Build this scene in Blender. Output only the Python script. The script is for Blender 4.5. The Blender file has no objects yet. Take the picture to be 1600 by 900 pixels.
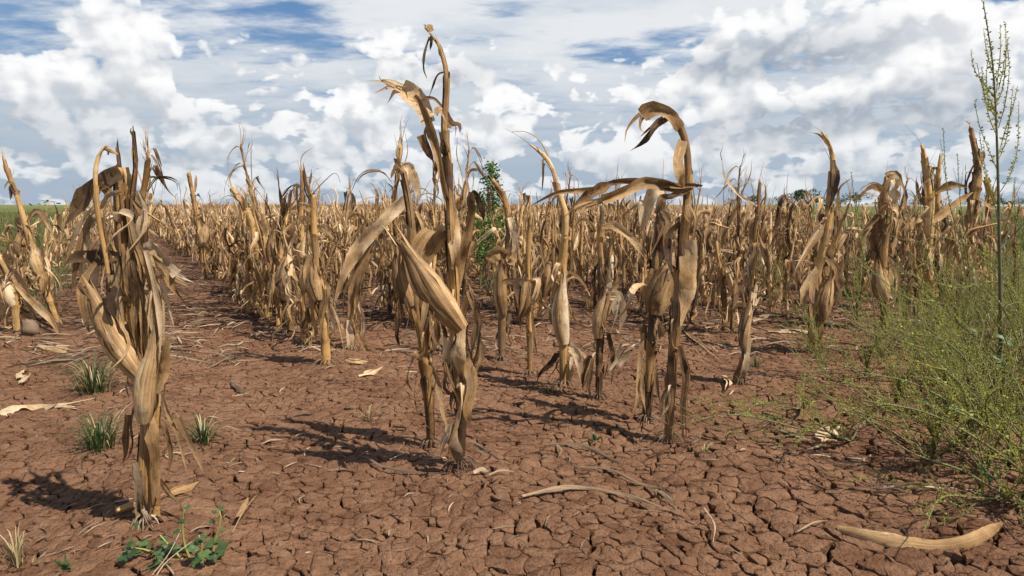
import bpy, math, random
import numpy as np
from mathutils import Vector, Matrix

scene = bpy.context.scene
col = scene.collection
R = math.radians

# ---------------------------------------------------------------- camera
CAM_H, FOC, PITCH = 0.75, 1067.0, R(6.95)
cam = bpy.data.cameras.new("camera")
cam_o = bpy.data.objects.new("camera", cam)
col.objects.link(cam_o)
cam.sensor_width = 36.0
cam.lens = 36.0 * FOC / 1600.0
cam.clip_start, cam.clip_end = 0.02, 20000.0
cam_o.location = (0, 0, CAM_H)
cam_o.rotation_euler = (R(90) - PITCH, 0, 0)
scene.camera = cam_o
FWD = np.array([0, math.cos(PITCH), -math.sin(PITCH)])
UPV = np.array([0, math.sin(PITCH), math.cos(PITCH)])


def ray(x, y):
    return FWD + (x - 800.0) / FOC * np.array([1.0, 0, 0]) - (y - 450.0) / FOC * UPV


def ndir(x, y):
    d = ray(x, y)
    return d / np.linalg.norm(d)


# ---------------------------------------------------------------- light
SUN_EL, SUN_AZ = R(56), R(123)          # azimuth from +Y towards +X
sun_dir = Vector((math.sin(SUN_AZ) * math.cos(SUN_EL), math.cos(SUN_AZ) * math.cos(SUN_EL), math.sin(SUN_EL)))
sun = bpy.data.lights.new("sun", 'SUN')
sun.energy, sun.angle, sun.color = 5.0, R(0.53), (1.0, 0.93, 0.82)
sun_o = bpy.data.objects.new("sun", sun)
col.objects.link(sun_o)
sun_o.rotation_euler = sun_dir.to_track_quat('Z', 'Y').to_euler()
sun_o.location = (5, -5, 10)
vs = scene.view_settings
vs.view_transform, vs.look, vs.exposure, vs.gamma = 'Standard', 'None', 0.68, 1.0


# ---------------------------------------------------------------- node helper
class NT:
    def __init__(self, tree):
        self.t = tree

    def n(self, typ, **kw):
        nd = self.t.nodes.new(typ)
        for k, v in kw.items():
            setattr(nd, k, v)
        return nd

    def put(self, sock, v):
        if isinstance(v, bpy.types.NodeSocket):
            self.t.links.new(v, sock)
        elif v is not None:
            if hasattr(sock.default_value, '__len__') and not hasattr(v, '__len__'):
                v = [v] * len(sock.default_value)
            if hasattr(v, '__len__') and len(sock.default_value) == 4 and len(v) == 3:
                v = (*v, 1.0)
            sock.default_value = v

    def m(self, op, a, b=None, c=None, clamp=False):
        nd = self.n('ShaderNodeMath', operation=op, use_clamp=clamp)
        for i, v in enumerate((a, b, c)):
            if v is not None:
                self.put(nd.inputs[i], v)
        return nd.outputs[0]

    def v(self, op, a, b=None, scale=None):
        nd = self.n('ShaderNodeVectorMath', operation=op)
        self.put(nd.inputs[0], a)
        if b is not None:
            self.put(nd.inputs[1], b)
        if scale is not None:
            self.put(nd.inputs['Scale'], scale)
        return nd.outputs['Value'] if op in ('DOT_PRODUCT', 'LENGTH', 'DISTANCE') else nd.outputs[0]

    def noise(self, vec, scale, detail=4, rough=0.5, dist=0.0, out='Fac'):
        nd = self.n('ShaderNodeTexNoise')
        if vec is not None:
            self.put(nd.inputs['Vector'], vec)
        nd.inputs['Scale'].default_value = scale
        nd.inputs['Detail'].default_value = detail
        nd.inputs['Roughness'].default_value = rough
        nd.inputs['Distortion'].default_value = dist
        return nd.outputs[out]

    def voro(self, vec, scale, detail=0, rough=0.5, feature='F1', smooth=None, out='Distance'):
        nd = self.n('ShaderNodeTexVoronoi', feature=feature)
        if vec is not None:
            self.put(nd.inputs['Vector'], vec)
        nd.inputs['Scale'].default_value = scale
        if 'Detail' in nd.inputs:
            nd.inputs['Detail'].default_value = detail
            nd.inputs['Roughness'].default_value = rough
        if smooth is not None:
            nd.inputs['Smoothness'].default_value = smooth
        return nd.outputs[out]

    def mix(self, fac, a, b, mode='MIX'):
        nd = self.n('ShaderNodeMix', data_type='RGBA', blend_type=mode)
        self.put(nd.inputs['Factor'], fac)
        self.put(nd.inputs['A'], a) if False else self.put(nd.inputs[6], a)
        self.put(nd.inputs[7], b)
        return nd.outputs[2]

    def ss(self, x, lo, hi, a=0.0, b=1.0):
        nd = self.n('ShaderNodeMapRange', interpolation_type='SMOOTHSTEP')
        self.put(nd.inputs[0], x)
        for i, v in enumerate((lo, hi, a, b)):
            self.put(nd.inputs[1 + i], v)
        return nd.outputs[0]

    def lin(self, x, lo, hi, a=0.0, b=1.0):
        nd = self.n('ShaderNodeMapRange')
        self.put(nd.inputs[0], x)
        for i, v in enumerate((lo, hi, a, b)):
            self.put(nd.inputs[1 + i], v)
        return nd.outputs[0]


# ---------------------------------------------------------------- sky
world = bpy.data.worlds.new("World")
scene.world = world
world.use_nodes = True
wt = world.node_tree
wt.nodes.clear()
W = NT(wt)
sky = W.n('ShaderNodeTexSky', sky_type='NISHITA')
sky.sun_disc = False
sky.sun_elevation, sky.sun_rotation = SUN_EL, SUN_AZ
sky.air_density, sky.dust_density, sky.ozone_density = 1.0, 0.4, 3.0
tc = W.n('ShaderNodeTexCoord').outputs['Generated']
DIR = W.v('NORMALIZE', tc)

# cumulus banks: direction centre (from where they stand in the sky), angular half sizes, strength
BANKS = [
    # x, y, rx, ry (photo pixels at the pinhole scale), strength
    (185, 50, 62, 66, 1.10), (205, 90, 50, 45, 0.9), (150, 125, 75, 34, 0.85), (70, 120, 60, 36, 0.55),
    (60, 160, 120, 40, 0.55), (40, 255, 60, 25, 0.5), (230, 200, 120, 45, 0.35), (330, 225, 140, 55, 0.35),
    (560, 180, 60, 34, 0.75), (640, 95, 80, 48, 0.75), (480, 230, 110, 32, 0.45), (600, 255, 130, 38, 0.5),
    (800, 190, 62, 45, 0.7), (760, 225, 70, 30, 0.5), (885, 228, 34, 24, 0.75), (975, 245, 62, 32, 0.9),
    (1115, 140, 70, 46, 1.0), (1165, 165, 45, 34, 0.9), (1060, 160, 32, 26, 0.6), (1010, 215, 40, 20, 0.5),
    (1250, 40, 140, 50, 0.75), (1150, 85, 60, 30, 0.4), (1510, 50, 120, 60, 0.85), (1420, 135, 140, 42, 0.7), (1300, 155, 60, 26, 0.4),
    (1570, 150, 70, 50, 0.4), (1340, 200, 90, 22, 0.65), (1200, 235, 150, 30, 0.5), (1400, 250, 100, 26, 0.5), (1180, 285, 90, 22, 0.5),
    (1560, 240, 60, 40, 0.4), (700, 290, 200, 22, 0.35), (250, 290, 200, 24, 0.35),
]


sep = W.n('ShaderNodeSeparateXYZ')
W.put(sep.inputs[0], DIR)
dz = sep.outputs['Z']
el = W.m('MAXIMUM', dz, 0.0)


def vec2(nt, x, y):
    c = nt.n('ShaderNodeCombineXYZ')
    nt.put(c.inputs[0], x)
    nt.put(c.inputs[1], y)
    return c.outputs[0]


def noise2(nt, vec, scale, detail, rough=0.55, out='Fac', dist=0.0):
    s = nt.noise(vec, scale, detail, rough, dist, out)
    s.node.noise_dimensions = '2D'
    return s


# every cloud is laid out over azimuth and height in the sky
AZ = W.m('ARCTAN2', sep.outputs['X'], sep.outputs['Y'])
UV0 = vec2(W, AZ, dz)
wrp = noise2(W, UV0, 9.0, 2, 0.55, 'Color')
UV = W.v('ADD', UV0, W.v('MULTIPLY', W.v('SUBTRACT', wrp, (0.5, 0.5, 0.5)), (0.026, 0.020, 0.0)))


def azel(x, y):
    d = ndir(x, y)
    return math.atan2(d[0], d[1]), d[2]


def build_density():
    g = bpy.data.node_groups.new("cloud_density", 'ShaderNodeTree')
    g.interface.new_socket('Vector', in_out='INPUT', socket_type='NodeSocketVector')
    g.interface.new_socket('Cover', in_out='INPUT', socket_type='NodeSocketFloat')
    g.interface.new_socket('Density', in_out='OUTPUT', socket_type='NodeSocketFloat')
    G = NT(g)
    gin = G.n('NodeGroupInput')
    uv, acc = gin.outputs[0], gin.outputs[1]
    for x, y, rx, ry, s in BANKS:
        u0, v0 = azel(x, y)
        sx, sy = FOC / rx * 0.78, FOC / ry * 0.78
        nd = G.n('ShaderNodeVectorMath', operation='MULTIPLY_ADD')
        G.put(nd.inputs[0], uv)
        G.put(nd.inputs[1], (sx, sy, 0))
        G.put(nd.inputs[2], (-u0 * sx, -v0 * sy, 0))
        q2 = G.v('DOT_PRODUCT', nd.outputs[0], nd.outputs[0])
        e = G.m('SUBTRACT', 1.0, q2, clamp=True)
        acc = G.m('MULTIPLY_ADD', e, s, acc)
    acc = G.m('MINIMUM', acc, 1.05)
    vo = G.voro(G.v('MULTIPLY', uv, (1, 1.15, 0)), 30.0, 1.0, 0.5)
    vo.node.voronoi_dimensions = '2D'
    puff = G.m('SUBTRACT', 0.45, vo)
    fb = G.m('SUBTRACT', noise2(G, G.v('MULTIPLY', uv, (1, 1.5, 0)), 13.0, 7, 0.56), 0.5)
    den = G.m('MULTIPLY_ADD', puff, 0.62, G.m('MULTIPLY_ADD', fb, 1.25, G.m('SUBTRACT', acc, 0.52)))
    G.put(G.n('NodeGroupOutput').inputs[0], den)
    return g


DG = build_density()
# banks of small cumulus low down all round, looser cover higher up
low = noise2(W, W.v('MULTIPLY', UV, (1.0, 2.1, 0)), 14.0, 3, 0.62)
cover = W.m('ADD', W.ss(low, 0.36, 0.64, 0.0, 0.80), 0.16)
cover = W.m('MULTIPLY', cover, W.ss(dz, 0.27, 0.15, 0.25, 1.0))


def dens(vec):
    nd = W.n('ShaderNodeGroup')
    nd.node_tree = DG
    W.put(nd.inputs[0], vec)
    W.put(nd.inputs[1], cover)
    return nd.outputs[0]


# high thin sheet, drawn out in perspective towards the horizon
inv = W.m('DIVIDE', 1.0, W.m('ADD', el, 0.10))
pv = W.v('SCALE', DIR, scale=inv)
veil_n = noise2(W, W.v('MULTIPLY', pv, (1.0, 1.5, 0.0)), 1.35, 6, 0.56, dist=0.1)
streak = noise2(W, W.v('MULTIPLY', pv, (1.6, 3.0, 0.0)), 2.0, 5, 0.60, dist=0.12)
vmix = W.m('ADD', W.m('MULTIPLY', veil_n, 0.60), W.m('MULTIPLY', streak, 0.40))
gaps = W.m('MULTIPLY', el, 0.0)
for x, y, rx, ry, s in [(40, 50, 150, 55, .16), (330, 12, 150, 30, .17), (490, 55, 120, 45, .15), (270, 75, 60, 24, .10), (760, 5, 80, 22, .13),
                        (1010, 60, 150, 32, .19), (940, 95, 80, 18, .12), (920, 245, 90, 34, .13), (1565, 8, 70, 26, .25), (130, 95, 80, 20, .12)]:
    u0, v0 = azel(x, y)
    q = W.v('MULTIPLY', W.v('SUBTRACT', UV, (u0, v0, 0)), (FOC / rx, FOC / ry, 0))
    gaps = W.m('MULTIPLY_ADD', W.m('SUBTRACT', 1.0, W.m('MULTIPLY', W.v('DOT_PRODUCT', q, q), 0.7), clamp=True), s, gaps)
veil = W.ss(W.m('SUBTRACT', vmix, gaps), 0.25, 0.48, 0.05, 0.97)
veil = W.m('MULTIPLY', veil, W.ss(dz, 0.34, 0.62, 1.0, 0.30))
veil = W.m('MAXIMUM', veil, W.ss(dz, 0.16, 0.02, 0.0, 0.75))

den0 = dens(UV)
den1 = dens(W.v('ADD', UV, (0.008, 0.026, 0.0)))
alpha = W.m('MULTIPLY', W.ss(den0, -0.06, 0.22), W.ss(den0, -0.06, 0.5, 0.72, 1.0))
# lit rim where the cloud thins towards the sun, grey where much cloud lies above
rim = W.ss(W.m('SUBTRACT', den0, den1), -0.42, 0.40)
lit = W.m('MULTIPLY_ADD', rim, 0.48, 0.52)
# flat grey bases of the larger clouds
gbase = W.m('MULTIPLY', el, 0.0)
for x, y, rx, ry, s in [(1230, 92, 150, 34, .42), (1130, 108, 80, 24, .30), (1390, 172, 170, 30, .52), (1190, 205, 110, 34, .48), (1290, 190, 60, 26, .3), (1480, 190, 110, 24, .35), (650, 128, 100, 26, .30), (740, 110, 50, 24, .3),
                        (110, 185, 140, 24, .32), (180, 150, 90, 18, .25), (40, 215, 100, 22, .30), (330, 190, 100, 20, .22), (560, 205, 80, 16, .22), (200, 240, 200, 18, .25), (480, 250, 160, 14, .22), (980, 272, 90, 12, .25), (1420, 262, 200, 16, .25), (1300, 60, 120, 30, .2)]:
    u0, v0 = azel(x, y)
    q = W.v('MULTIPLY', W.v('SUBTRACT', UV, (u0, v0, 0)), (FOC / rx, FOC / ry, 0))
    e = W.m('SUBTRACT', 1.0, W.m('MULTIPLY', W.v('DOT_PRODUCT', q, q), 0.75), clamp=True)
    gbase = W.m('MULTIPLY_ADD', e, s, gbase)
gbase = W.m('MINIMUM', gbase, 0.58)
lit = W.m('SUBTRACT', lit, gbase, clamp=True)

K = 10.0
blue = W.mix(W.ss(dz, 0.02, 0.32), tuple(np.array((0.36, 0.50, 0.66)) * K), tuple(np.array((0.055, 0.21, 0.50)) * K))
skycol = W.mix(0.75, sky.outputs[0], blue)
veilcol = W.mix(W.ss(veil_n, 0.36, 0.64), tuple(np.array((0.64, 0.70, 0.775)) * K), tuple(np.array((0.84, 0.865, 0.89)) * K))
veilcol = W.mix(W.ss(dz, 0.24, 0.02), veilcol, tuple(np.array((0.41, 0.495, 0.60)) * K))
base = W.mix(veil, skycol, veilcol)
ccol = W.mix(lit, tuple(np.array((0.39, 0.44, 0.515)) * K), tuple(np.array((1.02, 1.02, 1.02)) * K))
far = W.ss(dz, 0.16, 0.0, 0.0, 0.45)
ccol = W.mix(far, ccol, tuple(np.array((0.56, 0.63, 0.70)) * K))
out = W.mix(alpha, base, ccol)
bg = W.n('ShaderNodeBackground')
W.put(bg.inputs['Color'], out)
bg.inputs['Strength'].default_value = 0.061
W.put(W.n('ShaderNodeOutputWorld').inputs[0], bg.outputs[0])


# ---------------------------------------------------------------- tools
rng = np.random.default_rng(11)


def uni(a, b):
    return float(rng.uniform(a, b))


def hash2(ix, iy, seed=0):
    h = (ix.astype(np.int64) * 374761393 + iy.astype(np.int64) * 668265263 + seed * 974711) & 0x7fffffff
    h = ((h ^ (h >> 13)) * 1274126177) & 0x7fffffff
    return ((h ^ (h >> 16)) & 0xffff) / 65535.0


def vnoise(x, y, seed=0):
    x = np.asarray(x, float); y = np.asarray(y, float)
    ix, iy = np.floor(x), np.floor(y)
    fx, fy = x - ix, y - iy
    fx, fy = fx * fx * (3 - 2 * fx), fy * fy * (3 - 2 * fy)
    a = hash2(ix, iy, seed); b = hash2(ix + 1, iy, seed); c = hash2(ix, iy + 1, seed); d = hash2(ix + 1, iy + 1, seed)
    return (a * (1 - fx) + b * fx) * (1 - fy) + (c * (1 - fx) + d * fx) * fy - 0.5


ROW_SKEW, ROW_GAP = 0.5623, 0.866


def row_t(x, y):
    return x + ROW_SKEW * y


def gz(x, y):
    """height of the ground: low beds along the rows, clods and hollows"""
    x = np.asarray(x, float); y = np.asarray(y, float)
    near = np.exp(-np.maximum(0, y - 2) / 9.0)
    t = row_t(x, y)
    bed = np.cos(2 * math.pi * (t - 0.04) / ROW_GAP) * 0.013
    z = bed + vnoise(x * 1.3, y * 1.3, 3) * 0.030 + vnoise(x * 3.4, y * 3.4, 4) * 0.016 + vnoise(x * 8.5, y * 8.5, 5) * 0.010
    rough = np.clip((x - 0.15) * 1.2, 0, 1) * np.clip((2.3 - y) * 2.0, 0, 1)
    z = z + rough * (vnoise(x * 10, y * 10, 6) * 0.022 + vnoise(x * 5, y * 5, 7) * 0.02)
    return z * near


def gz1(x, y):
    return float(gz(np.array([x]), np.array([y]))[0])


def ground_at(x, y):
    """the spot on the ground seen at a photo pixel"""
    d = ray(x, y)
    z = 0.0
    for _ in range(4):
        t = (z - CAM_H) / d[2]
        p = d * t
        z = gz1(p[0], p[1])
    return np.array([p[0], p[1], z])


def at(x, y, Y):
    d = ray(x, y)
    return np.array([0, 0, CAM_H]) + d * (Y / d[1])


def spline(P, n, W=None):
    """Catmull-Rom through P, n points evenly along it; W values carried along"""
    P = np.asarray(P, float)
    if W is not None:
        P = np.hstack([P, np.asarray(W, float).reshape(len(P), -1)])
    Q = np.vstack([2 * P[0] - P[1], P, 2 * P[-1] - P[-2]])
    out = []
    for i in range(1, len(Q) - 2):
        p0, p1, p2, p3 = Q[i - 1:i + 3]
        for t in np.linspace(0, 1, 9)[:-1]:
            out.append(0.5 * (2 * p1 + (p2 - p0) * t + (2 * p0 - 5 * p1 + 4 * p2 - p3) * t * t + (3 * p1 - p0 - 3 * p2 + p3) * t ** 3))
    out.append(P[-1])
    out = np.array(out)
    s = np.concatenate([[0], np.cumsum(np.linalg.norm(np.diff(out[:, :3], axis=0), axis=1))])
    k = np.linspace(0, s[-1], n)
    r = np.stack([np.interp(k, s, out[:, j]) for j in range(out.shape[1])], 1)
    return (r[:, :3], r[:, 3:]) if W is not None else r


def unit(v):
    v = np.asarray(v, float)
    return v / max(np.linalg.norm(v), 1e-9)


def frames(P, side0=None):
    T = np.gradient(P, axis=0)
    T /= np.maximum(np.linalg.norm(T, axis=1, keepdims=True), 1e-9)
    if side0 is None:
        side0 = np.cross(T[0], [0, 0, 1]) if abs(T[0][2]) < 0.9 else np.array([1.0, 0, 0])
    S = np.zeros_like(P)
    s = np.asarray(side0, float)
    for i in range(len(P)):
        s = s - T[i] * np.dot(s, T[i])
        if np.linalg.norm(s) < 1e-5:
            s = np.cross(T[i], [0.3, 0.5, 0.8])
        s = unit(s)
        S[i] = s
    return T, S, np.cross(T, S)


class MB:
    """collects grids and faces, then links them as ONE mesh"""

    def __init__(self):
        self.V, self.Q, self.T, self.U, self.C = [], [], [], [], []
        self.n = 0

    def verts(self, P, uv=None, tint=0.5):
        P = np.asarray(P, float).reshape(-1, 3)
        self.V.append(P)
        self.U.append(np.zeros((len(P), 2)) if uv is None else np.asarray(uv, float).reshape(-1, 2))
        self.C.append(np.full(len(P), tint) if np.isscalar(tint) else np.asarray(tint, float).ravel())
        b = self.n
        self.n += len(P)
        return b

    def grid(self, P, uv, tint, wrap=False):
        n, m = P.shape[:2]
        b = self.verts(P, uv, tint)
        i = np.arange(n - 1)[:, None] * m
        j = np.arange(m if wrap else m - 1)[None, :]
        k = (j + 1) % m
        q = np.stack([i + j, i + k, i + m + k, i + m + j], -1).reshape(-1, 4) + b
        self.Q.append(q)
        return b

    def arrays(self):
        V = np.vstack(self.V); U = np.vstack(self.U); C = np.concatenate(self.C)
        Q = np.vstack(self.Q) if self.Q else np.zeros((0, 4), int)
        T = np.vstack(self.T) if self.T else np.zeros((0, 3), int)
        return V, U, C, Q, T

    def mesh(self, name, mat, smooth=True):
        return mesh_from(name, mat, *self.arrays(), smooth=smooth)


def mesh_from(name, mat, V, U, C, Q, T, smooth=True):
    me = bpy.data.meshes.new(name)
    me.vertices.add(len(V))
    me.vertices.foreach_set("co", np.ascontiguousarray(V, dtype=np.float32).ravel())
    loops = np.concatenate([Q.ravel(), T.ravel()]).astype(np.int32)
    me.loops.add(len(loops))
    me.loops.foreach_set("vertex_index", loops)
    nq, nt = len(Q), len(T)
    me.polygons.add(nq + nt)
    st = np.concatenate([np.arange(nq) * 4, nq * 4 + np.arange(nt) * 3]).astype(np.int32)
    me.polygons.foreach_set("loop_start", st)
    me.update(calc_edges=True)
    me.polygons.foreach_set("use_smooth", np.full(nq + nt, smooth, dtype=bool) if isinstance(smooth, bool) else smooth)
    uvl = me.uv_layers.new(name="UVMap")
    uvl.data.foreach_set("uv", np.ascontiguousarray(U[loops], dtype=np.float32).ravel())
    at_ = me.attributes.new("tint", 'FLOAT', 'POINT')
    at_.data.foreach_set("value", np.ascontiguousarray(C, dtype=np.float32))
    me.materials.append(mat)
    me.validate()
    return me


def put(name, me, parent=None, loc=None):
    o = bpy.data.objects.new(name, me)
    col.objects.link(o)
    if parent is not None:
        o.parent = parent
    if loc is not None:
        o.location = loc
    return o


def tag(o, label=None, cat=None, group=None, kind=None):
    for k, v in (('label', label), ('category', cat), ('group', group), ('kind', kind)):
        if v:
            o[k] = v
    return o


def tube(mb, P, rad, sides=8, tint=0.5, v0=0.0, cap=True, wob=0.0, ridge=0.0):
    P = np.asarray(P, float)
    n = len(P)
    rad = np.broadcast_to(np.asarray(rad, float), (n,)).copy()
    if cap:
        P = np.vstack([P, P[-1] + (P[-1] - P[-2]) * 0.02])
        rad = np.append(rad, rad[-1] * 0.02)
        n += 1
    T, S, B = frames(P)
    a = np.linspace(0, 2 * math.pi, sides, endpoint=False)
    rr = rad[:, None] * (1 + ridge * np.cos(3 * a)[None, :] + wob * rng.uniform(-1, 1, (n, sides)))
    G = P[:, None] + rr[..., None] * (np.cos(a)[None, :, None] * S[:, None] + np.sin(a)[None, :, None] * B[:, None])
    L = np.concatenate([[0], np.cumsum(np.linalg.norm(np.diff(P, axis=0), axis=1))]) + v0
    uv = np.stack([np.broadcast_to(.004 + .05 * np.abs(np.linspace(-1, 1, sides))[None, :], (n, sides)), np.broadcast_to(L[:, None], (n, sides))], -1)
    mb.grid(G, uv, tint if np.isscalar(tint) else np.repeat(np.append(tint, tint[-1]) if cap else tint, sides), True)


def ribbon(mb, P, half, side0=None, fold=0.3, curl=0.0, ripple=0.0, twist=0.0, m=5, tint=0.5, freq=30.0, jag=0.0, crumple=0.0):
    """a leaf blade: half width along it, V fold, curl, rippled edge, twist"""
    P = np.asarray(P, float)
    n = len(P)
    half = np.broadcast_to(np.asarray(half, float), (n,))
    T, S, B = frames(P, side0)
    L = np.concatenate([[0], np.cumsum(np.linalg.norm(np.diff(P, axis=0), axis=1))])
    ang = np.broadcast_to(np.asarray(twist, float) * np.linspace(0, 1, n) if np.isscalar(twist) else twist, (n,))
    c, s = np.cos(ang)[:, None], np.sin(ang)[:, None]
    S, B = S * c + B * s, B * c - S * s
    u = np.linspace(-1, 1, m)
    if curl > 0.01:
        x = np.sin(u * curl) / curl
        z = -(1 - np.cos(u * curl)) / curl
    else:
        x, z = u.copy(), np.zeros(m)
    z = z + fold * np.abs(u)
    ph1, ph2 = uni(0, 6), uni(0, 6)
    rip = ripple * np.abs(u)[None, :] * np.where(u[None, :] < 0, np.sin(L[:, None] * freq + ph1), np.sin(L[:, None] * freq * 1.23 + ph2))
    hw = half[:, None] * (1 + (jag * rng.uniform(-1, 1, (n, m)) if jag else 0))
    cr_ = crumple * rng.normal(0, 1, (n, m)) if crumple else 0
    G = P[:, None] + (hw * x[None, :])[..., None] * S[:, None] + (half[:, None] * (z[None, :] + rip + cr_))[..., None] * B[:, None]
    wmax = float(np.max(half))
    uv = np.stack([np.broadcast_to(u[None, :] * wmax, (n, m)), np.broadcast_to(L[:, None], (n, m))], -1)
    mb.grid(G, uv, tint)


# ---------------------------------------------------------------- materials
def new_mat(name):
    m = bpy.data.materials.new(name)
    m.use_nodes = True
    m.node_tree.nodes.clear()
    return m, NT(m.node_tree)


def finish(N, colr, rough, bump=None, bstr=0.3, bdist=0.002, transl=0.0, spec=0.3):
    p = N.n('ShaderNodeBsdfPrincipled')
    N.put(p.inputs['Base Color'], colr)
    N.put(p.inputs['Roughness'], rough)
    p.inputs['Specular IOR Level'].default_value = spec
    nrm = None
    if bump is not None:
        b = N.n('ShaderNodeBump')
        b.inputs['Strength'].default_value = bstr
        b.inputs['Distance'].default_value = bdist
        N.put(b.inputs['Height'], bump)
        nrm = b.outputs[0]
        N.put(p.inputs['Normal'], nrm)
    o = p.outputs[0]
    if transl > 0:
        t = N.n('ShaderNodeBsdfTranslucent')
        N.put(t.inputs['Color'], colr)
        if nrm is not None:
            N.put(t.inputs['Normal'], nrm)
        mx = N.n('ShaderNodeMixShader')
        mx.inputs[0].default_value = transl
        N.put(mx.inputs[1], o)
        N.put(mx.inputs[2], t.outputs[0])
        o = mx.outputs[0]
    N.put(N.n('ShaderNodeOutputMaterial').inputs[0], o)


def ramp(N, fac, stops):
    r = N.n('ShaderNodeValToRGB')
    e = r.color_ramp.elements
    while len(e) < len(stops):
        e.new(0.5)
    for k, (p, c) in zip(e, stops):
        k.position, k.color = p, (*c, 1)
    N.put(r.inputs[0], fac)
    return r.outputs[0]


def dry_mat(name, stops, transl, rough=0.62, streak=1.45, blotch=1.1, grey=0.55):
    m, N = new_mat(name)
    tint = N.n('ShaderNodeAttribute', attribute_name='tint').outputs['Fac']
    oi = N.n('ShaderNodeObjectInfo').outputs['Random']
    uv = N.n('ShaderNodeUVMap').outputs[0]
    ob = N.n('ShaderNodeTexCoord').outputs['Object']
    off = N.v('ADD', ob, N.v('SCALE', (7.0, 3.0, 5.0), scale=oi))
    st = N.noise(N.v('MULTIPLY', N.v('ADD', uv, N.v('SCALE', (1.3, 2.1, 0), scale=tint)), (210.0, 6.0, 1.0)), 1.0, 4, 0.72)
    bl = N.noise(off, 11.0, 4, 0.62)
    fine = N.noise(off, 70.0, 3, 0.6)
    ux = N.n('ShaderNodeSeparateXYZ')
    N.put(ux.inputs[0], uv)
    rib = N.ss(N.m('ABSOLUTE', ux.outputs['X']), 0.0007, 0.0022, 0.16, 0.0)
    f = N.m('ADD', N.m('ADD', tint, rib), N.m('MULTIPLY', N.m('SUBTRACT', st, 0.5), streak))
    f = N.m('ADD', f, N.m('MULTIPLY', N.m('SUBTRACT', bl, 0.5), blotch))
    f = N.m('ADD', f, N.m('MULTIPLY', N.m('SUBTRACT', oi, 0.5), 0.5), clamp=True)
    c = ramp(N, f, [(p_, tuple(np.array(q_) * (1.03, 1.01, 1.04))) for p_, q_ in stops])
    # weathered grey mildew
    g = N.ss(N.m('ADD', N.noise(off, 6.0, 5, 0.65), N.m('MULTIPLY', fine, 0.25)), 0.60, 0.82, 0.0, grey)
    c = N.mix(g, c, (0.150, 0.115, 0.082))
    # small dark spots
    sp = N.ss(N.noise(off, 150.0, 2, 0.5), 0.66, 0.74, 0.0, 0.55)
    c = N.mix(sp, c, (0.07, 0.042, 0.022))
    finish(N, c, rough, N.m('ADD', st, N.m('MULTIPLY', fine, 0.5)), 0.8, 0.0022, transl)
    return m


M = {}
M['leaf'] = dry_mat('dry_leaf', [(0.0, (0.045, 0.024, 0.011)), (0.25, (0.165, 0.090, 0.038)), (0.52, (0.375, 0.222, 0.088)), (0.78, (0.55, 0.362, 0.168)), (1.0, (0.70, 0.54, 0.34))], 0.30)
M['stalk'] = dry_mat('dry_stalk', [(0.0, (0.045, 0.022, 0.011)), (0.30, (0.19, 0.103, 0.038)), (0.60, (0.41, 0.243, 0.082)), (0.85, (0.50, 0.32, 0.13)), (1.0, (0.58, 0.42, 0.22))], 0.0, 0.55, 1.3, 0.9, 0.5)
M['husk'] = dry_mat('dry_husk', [(0.0, (0.09, 0.046, 0.018)), (0.30, (0.24, 0.135, 0.055)), (0.60, (0.42, 0.265, 0.120)), (0.85, (0.57, 0.405, 0.215)), (1.0, (0.68, 0.54, 0.35))], 0.15)
M['dark'] = dry_mat('dark_dead_leaf', [(0.0, (0.03, 0.016, 0.008)), (0.5, (0.10, 0.055, 0.024)), (1.0, (0.26, 0.155, 0.070))], 0.15)
M['grey'] = dry_mat('weathered_straw', [(0.0, (0.055, 0.037, 0.023)), (0.35, (0.15, 0.10, 0.062)), (0.7, (0.26, 0.180, 0.105)), (1.0, (0.44, 0.34, 0.22))], 0.10, 0.75, 0.5, 0.5, 0.5)
M['root'] = dry_mat('dry_root', [(0.0, (0.09, 0.05, 0.03)), (0.5, (0.26, 0.185, 0.12)), (1.0, (0.44, 0.35, 0.25))], 0.0, 0.8)
M['silk'] = dry_mat('dry_silk', [(0.0, (0.03, 0.017, 0.01)), (0.5, (0.06, 0.035, 0.02)), (1.0, (0.12, 0.07, 0.04))], 0.0, 0.8)


def green_mat(name, a, b, transl=0.3, rough=0.5):
    m, N = new_mat(name)
    tint = N.n('ShaderNodeAttribute', attribute_name='tint').outputs['Fac']
    oi = N.n('ShaderNodeObjectInfo').outputs['Random']
    ob = N.n('ShaderNodeTexCoord').outputs['Object']
    f = N.m('ADD', tint, N.m('MULTIPLY', N.m('SUBTRACT', N.noise(ob, 14.0, 3), 0.5), 0.7))
    f = N.m('ADD', f, N.m('MULTIPLY', N.m('SUBTRACT', oi, 0.5), 0.3), clamp=True)
    c = N.mix(f, a, b)
    finish(N, c, rough, N.noise(ob, 120.0, 2), 0.3, 0.001, transl)
    return m


M['grass'] = green_mat('green_grass', (0.020, 0.040, 0.010), (0.085, 0.125, 0.032))
M['paddock'] = green_mat('paddock_grass', (0.070, 0.098, 0.026), (0.19, 0.19, 0.070))
M['drygrass'] = green_mat('dry_grass', (0.20, 0.15, 0.07), (0.42, 0.34, 0.18), 0.2)
M['weedstem'] = green_mat('weed_stem', (0.075, 0.062, 0.042), (0.20, 0.21, 0.062), 0.0, 0.6)
M['weedtwig'] = green_mat('weed_twig', (0.11, 0.11, 0.035), (0.30, 0.28, 0.075), 0.1, 0.6)
M['bud'] = green_mat('weed_bud', (0.09, 0.105, 0.022), (0.36, 0.355, 0.072), 0.42)
M['broad'] = green_mat('broad_leaf', (0.028, 0.056, 0.018), (0.085, 0.135, 0.042), 0.25)
M['foliage'] = green_mat('weed_foliage', (0.045, 0.10, 0.020), (0.16, 0.26, 0.05), 0.35)
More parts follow.
